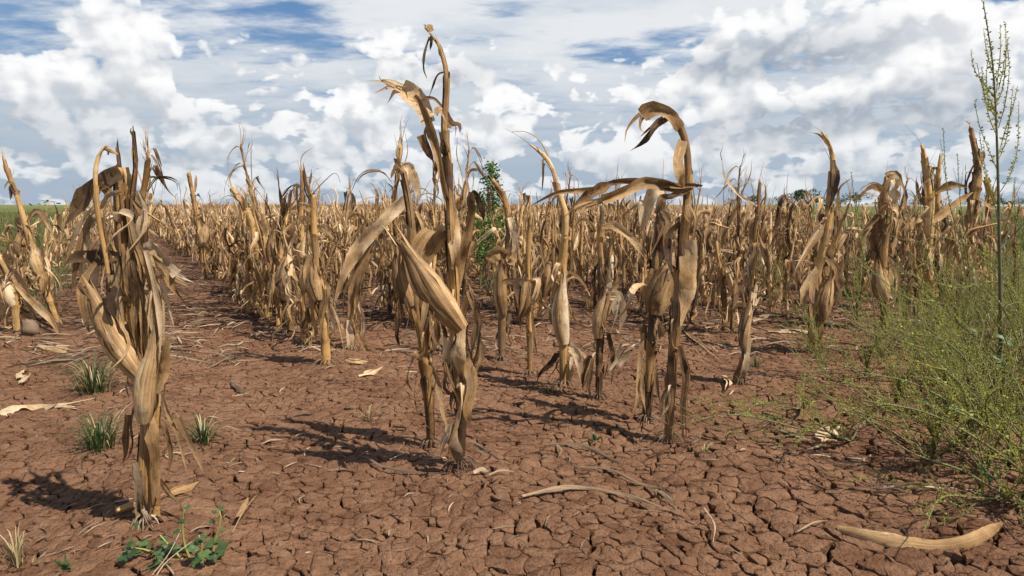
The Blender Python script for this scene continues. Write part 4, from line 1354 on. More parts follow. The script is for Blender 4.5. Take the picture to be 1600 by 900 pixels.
for n_, (y, x, k) in enumerate([s for s in spots if s in near]):
    q = int(rng.integers(len(protos))) if n_ >= len(protos) else n_
    loc = (x, y, gz1(x, y))
    rz, sc = uni(0, 6.28), uni(.80, 1.16) * (.8 if k == -1 else 1)
    if roots_[q] is None:
        o = protos[q].link('corn_plant', '-', 'corn plant', loc, None, rz, sc)
        note(o)
        roots_[q] = o
    else:
        o = copy_tree(roots_[q])
        o.location, o.scale = loc, (sc, sc, sc)
    o.rotation_euler = (rng.normal(0, .07 if k != -1 else .22), rng.normal(0, .07 if k != -1 else .22), rz)
    i = nrow.get(k, 0)
    nrow[k] = i + 1
    if k in ROWNAME and i < 40:
        o['label'] = f"dead corn plant, {ORD[i]} back in {ROWNAME[k]}"
        o['group'] = f"corn plants of {ROWNAME[k]}"
    elif k in ROWNAME:
        o['label'] = f"dead corn plant far back in {ROWNAME[k]}"
        o['group'] = f"corn plants of {ROWNAME[k]}"
    elif k < 6:
        o['label'] = "dead corn plant in the grass left of all the rows"
        o['group'] = "corn plants left of the rows"
    else:
        o['label'] = "dead corn plant in the crowded right side of the field behind the weeds"
        o['group'] = "corn plants behind the weeds"

# --- the crop beyond, which nobody could count
lows = []
for i in range(16):
    p = field_plant(uni(.52, .74), True, nleaf=7, tassel=False)
    arrs = []
    for nm, mb, mat, subs, lb in p.parts:
        if nm != 'brace_roots':
            arrs.append(mb.arrays())
    lows.append(arrs)


lows = [join(a) for a in lows]
tiny = []
for i in range(8):
    mb = MB()
    h = uni(.55, .77)
    P = np.array([[0, 0, 0], [uni(-.05, .05), uni(-.05, .05), h * .5], [uni(-.1, .1), uni(-.1, .1), h]])
    for a in (0, 1.57):
        ribbon(mb, P, [.022, .02, .012], [math.cos(a), math.sin(a), 0], 0, 0, 0, 0, 2, uni(.3, .7))
    for _ in range(4):
        a = uni(0, 6.28); o_ = np.array([math.cos(a), math.sin(a), 0]); z0 = h * uni(.3, .9)
        ribbon(mb, np.array([[0, 0, z0], o_ * .10 + [0, 0, z0 + .06], o_ * .15 + [0, 0, z0 - .2]]), [.02, .02, .008], None, 0, 0, 0, 0, 2, uni(.2, .9))
    tiny.append(mb.arrays())
acc = []
far_spots = [s for s in spots if s not in near and s[0] > 3.5 and s[1] > -0.80 * s[0] - .4 and s[1] < .80 * s[0] + .4]
for (y, x, k) in far_spots:
    lo = lows if y < 24 else tiny
    a = lo[int(rng.integers(len(lo)))]
    an, sc = uni(0, 6.28), uni(.82, 1.16) * (1.28 if rng.random() < .05 else 1)
    c, s = math.cos(an) * sc, math.sin(an) * sc
    lx, ly = rng.normal(0, .06, 2)
    V = a[0]
    z = V[:, 2] * sc
    acc.append((np.stack([V[:, 0] * c - V[:, 1] * s + x + z * lx, V[:, 0] * s + V[:, 1] * c + y + z * ly, z + gz1(x, y)], 1), a[1], np.clip(a[2] + uni(-.44, .18), 0, 1), a[3], a[4]))
tag(put("corn_crop", mesh_from("corn_crop", M['leaf'], *join(acc))), "brown mass of dead corn stretching back to the horizon", None, None, 'stuff')
print("far plants", len(far_spots), "tris", sum(len(a[3]) * 2 + len(a[4]) for a in acc), "rows", nrow)


# ---------------------------------------------------------------- green weeds on the right
def spike(mb, P, step, size, tint, tw=None, r=.0011):
    """a flowering twig: thin stem set all along with small buds and bracts"""
    L = np.linalg.norm(np.diff(P, axis=0), axis=1).sum()
    n = max(4, int(L / step))
    C = spline(P, n)
    if tw is not None:
        tube(tw, C[::2] if n > 8 else C, np.linspace(r, r * .5, len(C[::2] if n > 8 else C)), 3, tint, cap=False)
    i0 = int(n * .12)
    for i in range(i0, n):
        for _ in range(2 if rng.random() < .6 else 1):
            d = rng.normal(0, 1, 3)
            d[2] = abs(d[2]) * .6 + .2
            d = unit(d)
            s = size * uni(.55, 1.3) * (1 - .45 * i / n)
            t = unit(np.cross(d, rng.normal(0, 1, 3)))
            c = C[i]
            v = np.array([c, c + d * s * .55 + t * s * .32, c + d * s * 1.15, c + d * s * .55 - t * s * .32])
            b0 = mb.verts(v, None, float(np.clip(tint + uni(-.35, .35), 0, 1)))
            mb.Q.append(np.array([[b0, b0 + 1, b0 + 2, b0 + 3]]))


def weed(ns, reach, height, drift, flat=0.0, leafy=0):
    """sprawling bushy weed; every main branch is a part, the flowering twigs one mass"""
    pl = Plant()
    sp, tw = MB(), MB()
    for i in range(ns):
        a = uni(0, 6.28)
        o = np.array([math.cos(a), math.sin(a), 0]) * reach * uni(.35, 1.0) + np.array(drift) * uni(.3, 1.2)
        h = height * uni(.45, 1.0) * (1 - flat * uni(.3, .9))
        P = spline([[0, 0, 0], o * .30 + [0, 0, h * .45], o * .65 + [0, 0, h * .80] + rng.normal(0, .015, 3), o + [0, 0, h] + rng.normal(0, .02, 3)], 16)
        P[:, 2] = np.maximum(P[:, 2], .006)
        mb = MB()
        tube(mb, P, np.linspace(.0034, .0012, 16) * uni(.7, 1.1), 5, uni(.1, .9))
        pl.add('branch', mb, 'weedstem')
        nt = int(rng.integers(7, 12))
        for j in range(nt):
            k = int(np.interp(j + uni(0, 1), [0, nt], [3, 15]))
            T = unit(P[min(k + 1, 15)] - P[k - 1])
            sd = unit(np.cross(T, rng.normal(0, 1, 3)))
            d = unit(T * uni(.3, .9) + sd * uni(.4, .9) + np.array([0, 0, uni(.15, .8)]))
            ln = uni(.05, .17) * (1.15 - .5 * k / 15)
            q = P[k]
            Pt = np.array([q, q + d * ln * .5 + [0, 0, .006], q + d * ln + [0, 0, uni(-.01, .035)]])
            Pt[:, 2] = np.maximum(Pt[:, 2], .004)
            spike(sp, Pt, .0042, .0070, uni(.25, .9), tw)
        spike(sp, P[5:], .0050, .0072, uni(.3, .9))
    pl.add('twigs', tw, 'weedtwig')
    pl.add('flower_spikes', sp, 'bud')
    for _ in range(leafy):
        a = uni(0, 6.28)
        c = np.array([math.cos(a), math.sin(a), 0]) * reach * uni(.05, .4) + [0, 0, height * uni(.1, .55)]
        d = np.array([math.cos(a), math.sin(a), uni(-.2, .5)])
        pl.add('leaf', leaf_mb([c, c + d * .025 + [0, 0, .008], c + d * .06], .012, None, uni(.4, 1), fold=.15, ripple=.05, n=8), 'broad')
    return pl


def mark(o):
    for c in o.children:
        if c.name.split('.')[0] in ('flower_spikes', 'twigs'):
            c['kind'] = 'stuff'


G_WEED = "sprawling green weeds on the right"
WPROTO = [weed(9, .36, .36, (-.10, -.05, 0)), weed(10, .42, .42, (-.16, 0, 0), leafy=6), weed(8, .34, .28, (-.12, -.08, 0), .3), weed(9, .30, .46, (-.06, .05, 0), leafy=4), weed(7, .42, .20, (-.22, -.10, 0), .6)]
WSPOTS = [  # photo pixel of the root, kind, scale, what sets it apart
    (1330, 690, 4, 1.0, "sparse weed lying flat across the cracked mud behind the split dry leaf"),
    (1250, 640, 4, .85, "thin yellowish weed creeping farthest out over bare mud"),
    (1395, 640, 2, 1.0, "low bushy weed with brown soil showing through, beside the sparse flat one"),
    (1455, 720, 2, 1.0, "dense low weed throwing dark shade on the cracked mud"),
    (1520, 660, 0, 1.0, "thick yellow-green weed in the middle of the tangle"),
    (1590, 720, 0, 1.1, "thick weed leaning in over the big fallen leaf's tip"),
    (1480, 600, 1, .9, "feathery weed in front of the tall weed's stem"),
    (1560, 600, 1, 1.0, "leafy weed round the foot of the tall weed"),
    (1430, 560, 3, .85, "upright weed before the dark twisted plant"),
    (1350, 590, 2, .9, "small olive weed at the foot of the bushy pale-topped plant"),
    (1290, 590, 3, .7, "upright sparse weed beside the wispy-tipped plant"),
    (1620, 640, 1, 1.2, "tall spreading weed cut off by the frame's right edge"),
    (1500, 540, 3, 1.1, "tall feathery weed reaching over the dark plants' feet"),
    (1570, 530, 1, 1.1, "yellowing weed with long horizontal sprays behind the tall weed"),
    (1630, 560, 3, 1.2, "rank weed at the frame edge behind the tall one"),
    (1220, 480, 3, .8, "slim weed standing alone among the stalks left of the wispy-tipped plant"),
    (1340, 500, 3, .95, "slim weed between the wispy-tipped and pale-topped plants"),
    (1660, 800, 0, 1.2, "weed in the near corner, mostly outside the frame"),
    (1545, 610, 0, .95, "bright weed just left of the tall weed's foot"),
    (1600, 660, 1, 1.05, "broad leafy weed between the tall weed and the near corner"),
    (1380, 560, 1, .7, "faint yellowish weed at the edge of the mud behind"),
    (1500, 700, 2, .9, "low weed before the thick middle one"),
    (1530, 500, 1, 1.0, "pale weed directly beneath the tall dark plant"),
    (1590, 500, 3, 1.1, "tall pale weed in the grass right of the tall dark plant"),
    (1590, 790, 2, 1.0, "dense low weed at the frame edge above the big fallen leaf"),
    (1540, 740, 1, .85, "feathery weed shading the mud above the big fallen leaf"),
    (1480, 650, 3, .8, "pale feathery weed in the thick of the tangle"),
    (1560, 780, 4, .8, "low weed trailing its tips over the big fallen leaf"),
]
wroot = {}
for (x, y, q, sc, lb) in WSPOTS:
    loc = ground_at(x, y)
    rz = uni(-.7, .7)
    if q not in wroot:
        o = WPROTO[q].link('weed', lb, 'weed', tuple(loc), G_WEED, rz, sc)
        mark(o)
        note(o)
        wroot[q] = o
    else:
        o = copy_tree(wroot[q])
        o.location, o.rotation_euler, o.scale = tuple(loc), (0, 0, rz), (sc, sc, sc)
        o['label'] = lb

# the tall weed against the sky
pl = Plant()
WB = ground_at(1567, 632)
WY = WB[1]


def wpt(seq, w=.03):
    return np.array([at(x, y, WY + (uni(-w, w) if i else 0)) - WB for i, (x, y) in enumerate(seq)])


Pm = spline(wpt([(1567, 632), (1564, 520), (1562, 400), (1560, 300), (1557, 200), (1552, 110), (1544, 50), (1536, 2)], .004), 40)
mb = MB()
tube(mb, Pm, np.linspace(.0085, .0016, 40), 7, np.linspace(.15, .5, 40))
pl.add('stem', mb, 'weedstem')
sp, tw = MB(), MB()
spike(sp, Pm[26:], .0055, .0135, .75)
BR = [[(1556, 180), (1545, 150), (1533, 130), (1527, 100)], [(1555, 165), (1566, 140), (1572, 90), (1571, 35)], [(1553, 120), (1545, 95), (1540, 70), (1537, 45)], [(1557, 145), (1560, 110), (1563, 80), (1563, 42)],
      [(1558, 160), (1545, 140), (1523, 110), (1517, 78)], [(1553, 170), (1540, 160), (1536, 120)], [(1559, 215), (1548, 190), (1538, 150), (1534, 105)], [(1560, 140), (1567, 110), (1575, 60)],
      [(1562, 275), (1545, 235), (1530, 195), (1523, 157)], [(1561, 240), (1570, 205), (1582, 170), (1590, 135)], [(1560, 250), (1572, 220), (1578, 180), (1583, 134)], [(1563, 330), (1546, 290), (1535, 240), (1530, 205)],
      [(1560, 200), (1571, 160), (1577, 110), (1574, 70)], [(1560, 190), (1546, 165), (1541, 120), (1546, 80)], [(1563, 300), (1580, 270), (1590, 230), (1592, 160)], [(1562, 340), (1552, 315), (1543, 285), (1536, 260)]]
for k, br in enumerate(BR):
    P = wpt(br)
    mb = MB()
    C = spline(P, 10)
    tube(mb, C, np.linspace(.0018, .0009, 10), 4, uni(.3, .9))
    pl.add('branch', mb, 'weedtwig')
    spike(sp, P, .0056, .0120, uni(.6, .95))
for br in [[(1562, 390), (1580, 370), (1600, 350), (1622, 325)], [(1562, 400), (1545, 380), (1530, 365)], [(1563, 440), (1585, 420), (1612, 400)], [(1564, 480), (1596, 470), (1630, 455)], [(1563, 350), (1556, 330), (1560, 318)], [(1565, 560), (1590, 540), (1640, 525)]]:
    mb = MB()
    tube(mb, spline(wpt(br), 8), np.linspace(.0026, .0012, 8), 5, .2)
    pl.add('branch', mb, 'weedstem')
pl.add('flower_spikes', sp, 'bud')
o = pl.link('tall_weed', "tall single-stemmed green weed rising past every plant on the right into the sky", 'weed', tuple(WB))
mark(o)
# slim wands of the same kind beside it, each rooted in the tangle
for base, wand, lb in [((1500, 560), [(1500, 560), (1512, 470), (1500, 380), (1484, 320), (1477, 265), (1474, 200)], "slim green weed wand curving up left of the tall weed"),
                       ((1512, 545), [(1512, 545), (1516, 450), (1508, 370), (1500, 310), (1496, 240)], "slim green wand close beside the curving one"),
                       ((1424, 560), [(1424, 560), (1436, 470), (1452, 380), (1458, 310), (1456, 265)], "slim green wand standing before the dark twisted plant"),
                       ((1590, 560), [(1590, 560), (1592, 450), (1588, 360), (1584, 290), (1586, 278)], "short green wand right of the tall weed"),
                       ((1372, 560), [(1372, 560), (1364, 470), (1345, 380), (1336, 320), (1330, 270)], "slim green wand just left of the curled pale top leaf"),
                       ((1534, 590), [(1534, 590), (1470, 480), (1430, 470), (1400, 455), (1330, 395)], "long yellow-green spray leaning far left over the other weeds"),
                       ((1610, 560), [(1610, 560), (1560, 420), (1480, 372), (1430, 378), (1380, 365)], "long yellow spray crossing the tall weed's stem"),
                       ((1540, 580), [(1540, 580), (1500, 520), (1460, 480), (1440, 470)], "short yellow-green spray under the long leaning one"),
                       ((1620, 600), [(1620, 600), (1590, 470), (1560, 440), (1500, 450), (1455, 440)], "yellow spray reaching left from the frame's edge")]:
    B0 = ground_at(*base)
    P = np.array([at(x, y, B0[1] + uni(-.03, .03)) - B0 for x, y in wand])
    P[0] = 0
    pl = Plant()
    mb = MB()
    C = spline(P, 20)
    tube(mb, C, np.linspace(.0032, .0011, 20), 5, uni(.3, .9))
    pl.add('stem', mb, 'weedstem')
    sp = MB()
    spike(sp, C[7:], .0058, .0115, uni(.55, .9))
    for q in range(5):
        k = int(rng.integers(7, 17))
        d = unit(C[k + 1] - C[k] + rng.normal(0, .018, 3))
        spike(sp, np.array([C[k], C[k] + d * uni(.03, .06), C[k] + d * uni(.07, .12) + [0, 0, .02]]), .0065, .008, uni(.4, .8), sp, .001)
    pl.add('flower_spikes', sp, 'bud')
    o = pl.link('weed_wand', lb, 'weed', tuple(B0), "slim wands among the weeds")
    mark(o)


# ---------------------------------------------------------------- grass
def grass_blades(mb, xs, ys, hmin, hmax, w, lean=.35):
    n = len(xs)
    z0 = gz(xs, ys)
    a = rng.uniform(0, 6.28, n)
    h = rng.uniform(hmin, hmax, n)
    ln = np.abs(rng.normal(0, lean, n)) * h
    dx, dy = np.cos(a) * ln, np.sin(a) * ln
    b_ = rng.uniform(0, 6.28, n)
    wx, wy = np.cos(b_) * w, np.sin(b_) * w
    p0 = np.stack([xs - wx, ys - wy, z0 - .004], 1); p1 = np.stack([xs + wx, ys + wy, z0 - .004], 1)
    m0 = np.stack([xs - wx * .7 + dx * .35, ys - wy * .7 + dy * .35, z0 + h * .62], 1); m1 = np.stack([xs + wx * .7 + dx * .35, ys + wy * .7 + dy * .35, z0 + h * .62], 1)
    t = np.stack([xs + dx, ys + dy, z0 + h * .96], 1)
    V = np.stack([p0, p1, m1, m0, t], 1).reshape(-1, 3)
    k = np.arange(n) * 5 + mb.verts(V, None, np.repeat(rng.uniform(0, 1, n), 5))
    mb.Q.append(np.stack([k, k + 1, k + 2, k + 3], 1))
    mb.T.append(np.stack([k + 3, k + 2, k + 4], 1))


def scatter(n, y0, y1, fx, keep):
    ys = y0 + (y1 - y0) * rng.uniform(0, 1, n) ** 1.5
    a, b_ = fx(ys)
    xs = a + (b_ - a) * rng.uniform(0, 1, n)
    k = rng.uniform(0, 1, n) < keep(xs, ys)
    return xs[k], ys[k]


clump = lambda x, y: np.clip(.55 + 1.6 * vnoise(x * 1.7, y * 1.7, 61) + 1.0 * vnoise(x * 5, y * 5, 62), 0, 1)
edge_r = lambda x, y: np.clip((x - .36 * y - 1.35 + vnoise(x * 1.2, y * 1.2, 63) * 1.4) * 1.2, 0, 1) * clump(x, y)
mb = MB()
grass_blades(mb, *scatter(26000, 2.6, 13, lambda y: (.36 * y + .9, .80 * y + .6), edge_r), .04, .15, .0028)
grass_blades(mb, *scatter(26000, 10, 60, lambda y: (.36 * y + 1.0, .80 * y + .6), edge_r), .08, .20, .010)
tag(put("green_grass", mb.mesh("green_grass", M['paddock'])), "patchy green grass beyond the end of the crop on the right", kind='stuff')
mb = MB()
grass_blades(mb, *scatter(15000, 2.4, 9, lambda y: (.36 * y + .5, .80 * y + .5), edge_r), .03, .12, .0024, .7)
tag(put("dead_grass", mb.mesh("dead_grass", M['drygrass'])), "dead straw-coloured grass under the weeds on the right", kind='stuff')
edge_l = lambda x, y: np.clip((-x - ROW_SKEW * y - .55 + vnoise(x * 1.2, y * 1.2, 64) * .9) * 1.5, 0, 1) * clump(x, y)
mb = MB()
grass_blades(mb, *scatter(20000, 4.0, 13, lambda y: (-.82 * y - .6, -ROW_SKEW * y - .3), edge_l), .05, .18, .0035)
grass_blades(mb, *scatter(20000, 12, 60, lambda y: (-.82 * y - .6, -ROW_SKEW * y - .8), edge_l), .10, .30, .011)
tag(put("green_grass", mb.mesh("green_grass", M['paddock'])), "rough green grass left of the crop", kind='stuff')


def tuft(x, y, n, h, spread, mat, label, lean0=.8, dryshare=0):
    c = ground_at(x, y)
    pl = Plant()
    for part, cnt, mm in (('blades', int(n * 1.5), mat), ('dead_blades', dryshare + n // 4, 'drygrass')):
        mb = MB()
        for _ in range(cnt):
            a = uni(0, 6.28)
            o_ = np.array([math.cos(a), math.sin(a), 0])
            r = abs(rng.normal(0, spread * .45))
            ll = h * uni(.25, 1.25); lean = lean0 * uni(.3, 1.7)
            P = spline([o_ * r, o_ * (r + ll * lean * .25) + [0, 0, ll * .55], o_ * (r + ll * lean * .65) + [0, 0, ll * .85], o_ * (r + ll * lean * 1.1) + [0, 0, ll * uni(.5, .95)]], 7)
            P[:, 2] -= .003
            ribbon(mb, P, uni(.0009, .0021) * np.array([.8, 1, 1, .9, .7, .45, .08]), np.cross(o_, [0, 0, 1]), .3, 0, 0, uni(-.4, .4), 3, uni(0, 1))
        if cnt:
            pl.add(part, mb, mm)
    o = pl.link('grass_tuft', label, 'grass tuft', tuple(c), "green grass tufts on the mud")
    for ch in o.children:
        ch['kind'] = 'stuff'


tuft(148, 612, 110, .13, .075, 'grass', "dark green grass tuft in the shade beyond the big shaggy plant", .8, 20)
tuft(158, 700, 95, .105, .06, 'grass', "grass tuft just left of the big shaggy plant's stalks", .7, 25)
tuft(318, 690, 55, .085, .05, 'grass', "bright pale green grass tuft right of the big shaggy plant", .9, 10)
tuft(770, 455, 70, .16, .09, 'grass', "grass tuft in the shade of the rows behind the tallest stalk", .8)
tuft(720, 572, 18, .03, .05, 'grass', "tiny grass patch between the two middle stalks and the next row", 1.0)
tuft(1180, 575, 24, .06, .03, 'grass', "small bright tuft at the foot of the thin bare stalk", .6)
tuft(860, 612, 20, .03, .05, 'grass', "low sprig of grass in the shadow of the fat pale ear's stalk", 1.1)
tuft(430, 490, 40, .10, .08, 'grass', "grass tuft under the dense row right of the path", .8)
tuft(75, 450, 90, .17, .12, 'grass', "rank grass tuft between the plants at the left edge", .7, 20)
tuft(1100, 705, 10, .03, .03, 'drygrass', "wisp of pale dry grass by the hooked stalk's roots", 1.2)
tuft(28, 880, 18, .075, .02, 'drygrass', "dry orange grass sprig in the near left corner", .5)
tuft(575, 655, 14, .05, .03, 'drygrass', "pale dry grass wisp on the mud left of the middle stalks", 1.0)


# ---------------------------------------------------------------- broad-leaved weed in the near left
def round_leaf(c, n_, r, tint):
    mb = MB()
    n_ = unit(n_)
    s = unit(np.cross(n_, [0.3, .9, .1])); t = np.cross(n_, s)
    a = np.linspace(0, 2 * math.pi, 15)[:-1]
    rad = r * (1 + .10 * np.cos(a * 5) + rng.uniform(-.06, .06, 14)) * np.where(np.abs(a - math.pi) < .3, .72, 1)
    rings = []
    for f in (.25, .62, 1.0):
        rip = np.cos(a * 3 + uni(0, 6)) * .14 * f * f + np.abs(np.sin(a)) * .22 * f
        rings.append(c + s * (rad * f * np.cos(a))[:, None] + t * (rad * f * np.sin(a))[:, None] + n_ * (r * rip)[:, None])
    b0 = mb.grid(np.stack(rings), np.zeros((3, 14, 2)), np.clip(tint + rng.uniform(-.15, .15, 42), 0, 1), True)
    b1 = mb.verts([c], None, tint - .2)
    k = np.arange(14)
    mb.T.append(np.stack([np.full(14, b1), b0 + (k + 1) % 14, b0 + k], 1))
    return mb


WB2 = ground_at(290, 872)
pl = Plant()


def bp(x, y, dz=0.0):
    return at(x, y, WB2[1] + dz) - WB2


for st in ([(300, 880), (288, 850), (285, 815), (290, 790)], [(330, 880), (336, 845), (345, 810), (342, 795)], [(270, 880), (230, 860), (205, 856)], [(290, 878), (320, 868), (352, 884)], [(290, 880), (262, 850), (250, 836)], [(310, 880), (316, 850), (310, 836)]):
    mb = MB()
    tube(mb, spline([bp(*p) for p in st], 8), np.linspace(.0032, .0016, 8), 5, .8)
    pl.add('stem', mb, 'weedtwig')
LEAF = [(192, 886, 15), (208, 868, 14), (200, 856, 9), (206, 838, 11), (218, 880, 12), (240, 884, 14), (253, 840, 11), (246, 866, 12), (262, 880, 13), (280, 858, 11), (300, 878, 14), (286, 816, 9), (278, 828, 8), (296, 796, 8), (306, 842, 11), (318, 836, 9), (322, 864, 12), (330, 884, 14),
        (352, 886, 16), (338, 850, 10), (346, 828, 7), (338, 802, 7), (350, 792, 6), (272, 868, 12), (256, 894, 12), (228, 862, 9), (312, 892, 14), (210, 824, 8), (330, 812, 6), (300, 860, 10), (286, 892, 13)]
LEAF = [(x + uni(-4, 4), y + uni(-4, 4), r * .85) for x, y, r in LEAF] + [(uni(195, 350), uni(845, 898), uni(4, 9)) for _ in range(34)]
for x, y, r in LEAF:
    c = bp(x, y, uni(-.05, .05))
    c[2] = max(c[2], .008)
    pl.add('leaf', round_leaf(c, [rng.normal(0, .4), -.35 + rng.normal(0, .3), 1], r * WB2[1] / FOC * uni(.72, .95), uni(.0, 1)), 'broad')
pl.link('broadleaf_weed', "low broad-leaved green weed growing at the foot of the big shaggy plant", 'weed', tuple(WB2))
for pts_, lb in (([(238, 898), (262, 868), (276, 842), (284, 826)], "thin straw stalk standing in the broad-leaved weed"), ([(272, 898), (262, 884), (246, 874), (240, 872)], "pale bent straw arching over the broad-leaved weed"), ([(244, 900), (258, 880), (284, 858), (300, 846)], "second thin straw crossing in the broad-leaved weed")):
    g0 = ground_at(*pts_[0])
    mb = MB()
    tube(mb, spline([at(x, y, g0[1] + .02 * i) - g0 for i, (x, y) in enumerate(pts_)], 9), np.linspace(.0016, .0008, 9), 5, .9)
    tag(put('dry_straw', mb.mesh('dry_straw', M['grey']), None, tuple(g0)), lb, 'straw')
for x, y, n, lb in ((930, 690, 9, "tiny green seedling on bare mud before the row of ears"), (104, 892, 8, "small green seedling in the near left corner")):
    c = ground_at(x, y)
    pl = Plant()
    for _ in range(n):
        p = np.array([rng.normal(0, .012), rng.normal(0, .010), uni(.006, .02)])
        pl.add('leaf', leaf_mb([p * .4, p * .8 + [0, 0, .006], p * 1.5], .004, None, uni(.3, 1), n=6), 'broad')
    pl.link('seedling', lb, 'seedling', tuple(c))


# ---------------------------------------------------------------- tall leafy weeds in the crop
def leafy_bush(x, ybase, ytop, wid, n, label, dens_=1.0):
    c = ground_at(x, ybase)
    h = (at(x, ytop, c[1]) - c)[2]
    pl = Plant()
    mb = MB()
    Pm_ = spline([[0, 0, -.02], [.02, 0, h * .5], [0, .02, h]], 14)
    tube(mb, Pm_, np.linspace(.010, .002, 14), 6, .5)
    pl.add('stem', mb, 'weedstem')
    lf = MB()
    for i in range(n):
        f = uni(.25, 1)
        k = f * 13
        q = np.array([np.interp(k, range(14), Pm_[:, j]) for j in range(3)])
        a = uni(0, 6.28)
        ln = wid * (1.15 - f) * uni(.5, 1.3)
        d = np.array([math.cos(a), math.sin(a), uni(.4, 1.0)])
        P = spline([q, q + d * ln * .5, q + d * ln + [0, 0, -.01]], 7)
        tube(lf, P, np.linspace(.002, .001, 7), 3, .5, cap=False)
        for _ in range(int(11 * dens_)):
            p = P[int(rng.integers(2, 7))] + rng.normal(0, .018, 3)
            dd = rng.normal(0, 1, 3); dd[2] = dd[2] * .5 - .1
            dd = unit(dd); s = uni(.018, .038)
            t = unit(np.cross(dd, rng.normal(0, 1, 3)))
            b0 = lf.verts(np.array([p, p + dd * s * .5 + t * s * .28, p + dd * s, p + dd * s * .5 - t * s * .28]), None, uni(0, 1))
            lf.Q.append(np.array([[b0, b0 + 1, b0 + 2, b0 + 3]]))
    pl.add('foliage', lf, 'foliage')
    o = pl.link('leafy_weed', label, 'weed', tuple(c), "tall leafy weeds in the crop")
    for ch in o.children:
        if ch.name.startswith('foliage'):
            ch['kind'] = 'stuff'


leafy_bush(768, 462, 258, .22, 150, "tall bright green leafy weed standing up out of the brown crop", 1.0)
leafy_bush(750, 452, 302, .17, 90, "lower darker leafy weed at the tall bright one's left")
leafy_bush(390, 372, 304, .22, 40, "distant green weed showing over the left rows")

# ---------------------------------------------------------------- things lying on the soil
def ground_leaf(seq, w, label, mat='grey', t=.6, name='dry_leaf', cat='dry leaf', lift=.012, tear=0, arch=0.0, fold=.4, rip=.4, flip=1, group="dry leaves lying on the mud", blunt=False, curl=0.0):
    G0 = ground_at(*seq[len(seq) // 2][:2])
    P = []
    for i, q in enumerate(seq):
        p = ground_at(q[0], q[1])
        p[2] += lift * (.5 + .5 * math.sin(i * 1.9)) + .006 + arch * math.sin(math.pi * i / (len(seq) - 1))
        P.append(p - G0)
    m = G0[1] / FOC * (.62 if mat == 'grey' else 1)
    mb = leaf_mb(P, w * m * .5, np.cross(unit(P[1] - P[0]), [0, -.75, .66]) * flip, t, fold=fold, ripple=rip, twist=uni(-.4, .4), tear=tear, n=24, blunt=blunt, curl=curl)
    tag(put(name, mb.mesh(name, M[mat]), None, tuple(G0)), label, cat, group)


ground_leaf([(1308, 830), (1360, 846), (1420, 854), (1480, 858), (1530, 850), (1572, 822)], 34, "big curled golden-edged leaf lying on the mud in the near right corner", 'leaf', .50, lift=.010, curl=1.25, fold=.05, rip=.2, flip=-1)
ground_leaf([(1216, 674), (1244, 684), (1276, 690)], 13, "narrow pale leaf half under the flat weed", 'leaf', .7)
ground_leaf([(1282, 692), (1300, 684), (1324, 680)], 22, "pale split leaf with star-like points beside the flat weed", 'leaf', .72, tear=3)
ground_leaf([(0, 650), (40, 640), (90, 636), (140, 636)], 16, "bundle of straw-yellow leaf lying left of the big shaggy plant", 'leaf', .78, tear=3, blunt=True)
ground_leaf([(24, 600), (34, 584), (52, 578), (66, 576)], 12, "forked yellow leaf scrap near the left edge", 'leaf', .8)
ground_leaf([(30, 606), (38, 596), (30, 588)], 12, "short scrap touching the forked yellow one", 'leaf', .75)
ground_leaf([(58, 544), (90, 552), (130, 556), (156, 552)], 10, "long yellow leaf behind the forked scrap", 'leaf', .75)
ground_leaf([(816, 782), (860, 774), (910, 766), (950, 772), (1000, 790), (1050, 806)], 11, "long shredded pale husk strip lying nearest on the mud", 'grey', .6, rip=.8)
ground_leaf([(905, 736), (950, 742), (1000, 760), (1036, 770), (1056, 800)], 7, "dark stalk-like strip behind the shredded husk", 'grey', .35)
ground_leaf([(846, 700), (900, 702), (940, 712), (980, 736)], 8, "grey-brown curved leaf strip farthest from the camera of the three", 'grey', .5)
ground_leaf([(870, 700), (876, 712), (872, 718)], 8, "small scrap hanging off the curved strip", 'grey', .7)
ground_leaf([(575, 722), (600, 738), (650, 742), (700, 744)], 7, "thin dark root-like strip left of the splayed roots", 'grey', .3)
ground_leaf([(740, 745), (752, 742), (764, 742)], 10, "white scrap beside the splayed roots", 'grey', .75)
ground_leaf([(764, 748), (784, 744), (804, 742)], 5, "white sliver right of the splayed roots", 'grey', .75)
ground_leaf([(1026, 770), (1040, 784), (1056, 798), (1046, 806)], 14, "pale papery scrap at the dark strip's end", 'grey', .75)
ground_leaf([(360, 840), (382, 812), (404, 780), (414, 776)], 11, "tan leaf sliver standing off the mud right of the broad-leaved weed", 'leaf', .7, arch=.02)
ground_leaf([(245, 790), (275, 776), (300, 764), (318, 750)], 14, "broken husk pieces at the big shaggy plant's foot", 'leaf', .6)
ground_leaf([(560, 590), (575, 588), (592, 582), (600, 578)], 10, "yellow leaf scrap before the bent tent-like plant", 'leaf', .75)
ground_leaf([(540, 566), (560, 570), (580, 566)], 10, "yellow curled scrap right under the tent-like plant", 'leaf', .72)
ground_leaf([(1130, 590), (1140, 604), (1136, 616)], 12, "pale curled husk lying by the thin bare stalk", 'leaf', .8)
ground_leaf([(1070, 520), (1100, 545), (1140, 572)], 9, "long fallen leaf slanting between the hooked pair and thin stalk", 'leaf', .7)
ground_leaf([(360, 600), (372, 612), (390, 620)], 12, "grey husk scrap on the mud right of the big plant", 'grey', .5)
ground_leaf([(1100, 800), (1116, 830), (1114, 852)], 4, "white straw lying in the open cracked mud", 'grey', 1.0)
ground_leaf([(1246, 838), (1270, 828), (1294, 818)], 4, "straight white straw left of the big curled leaf", 'grey', 1.0)
ground_leaf([(1360, 768), (1440, 770), (1540, 772)], 5, "long thin white stem under the low weeds", 'grey', .75)
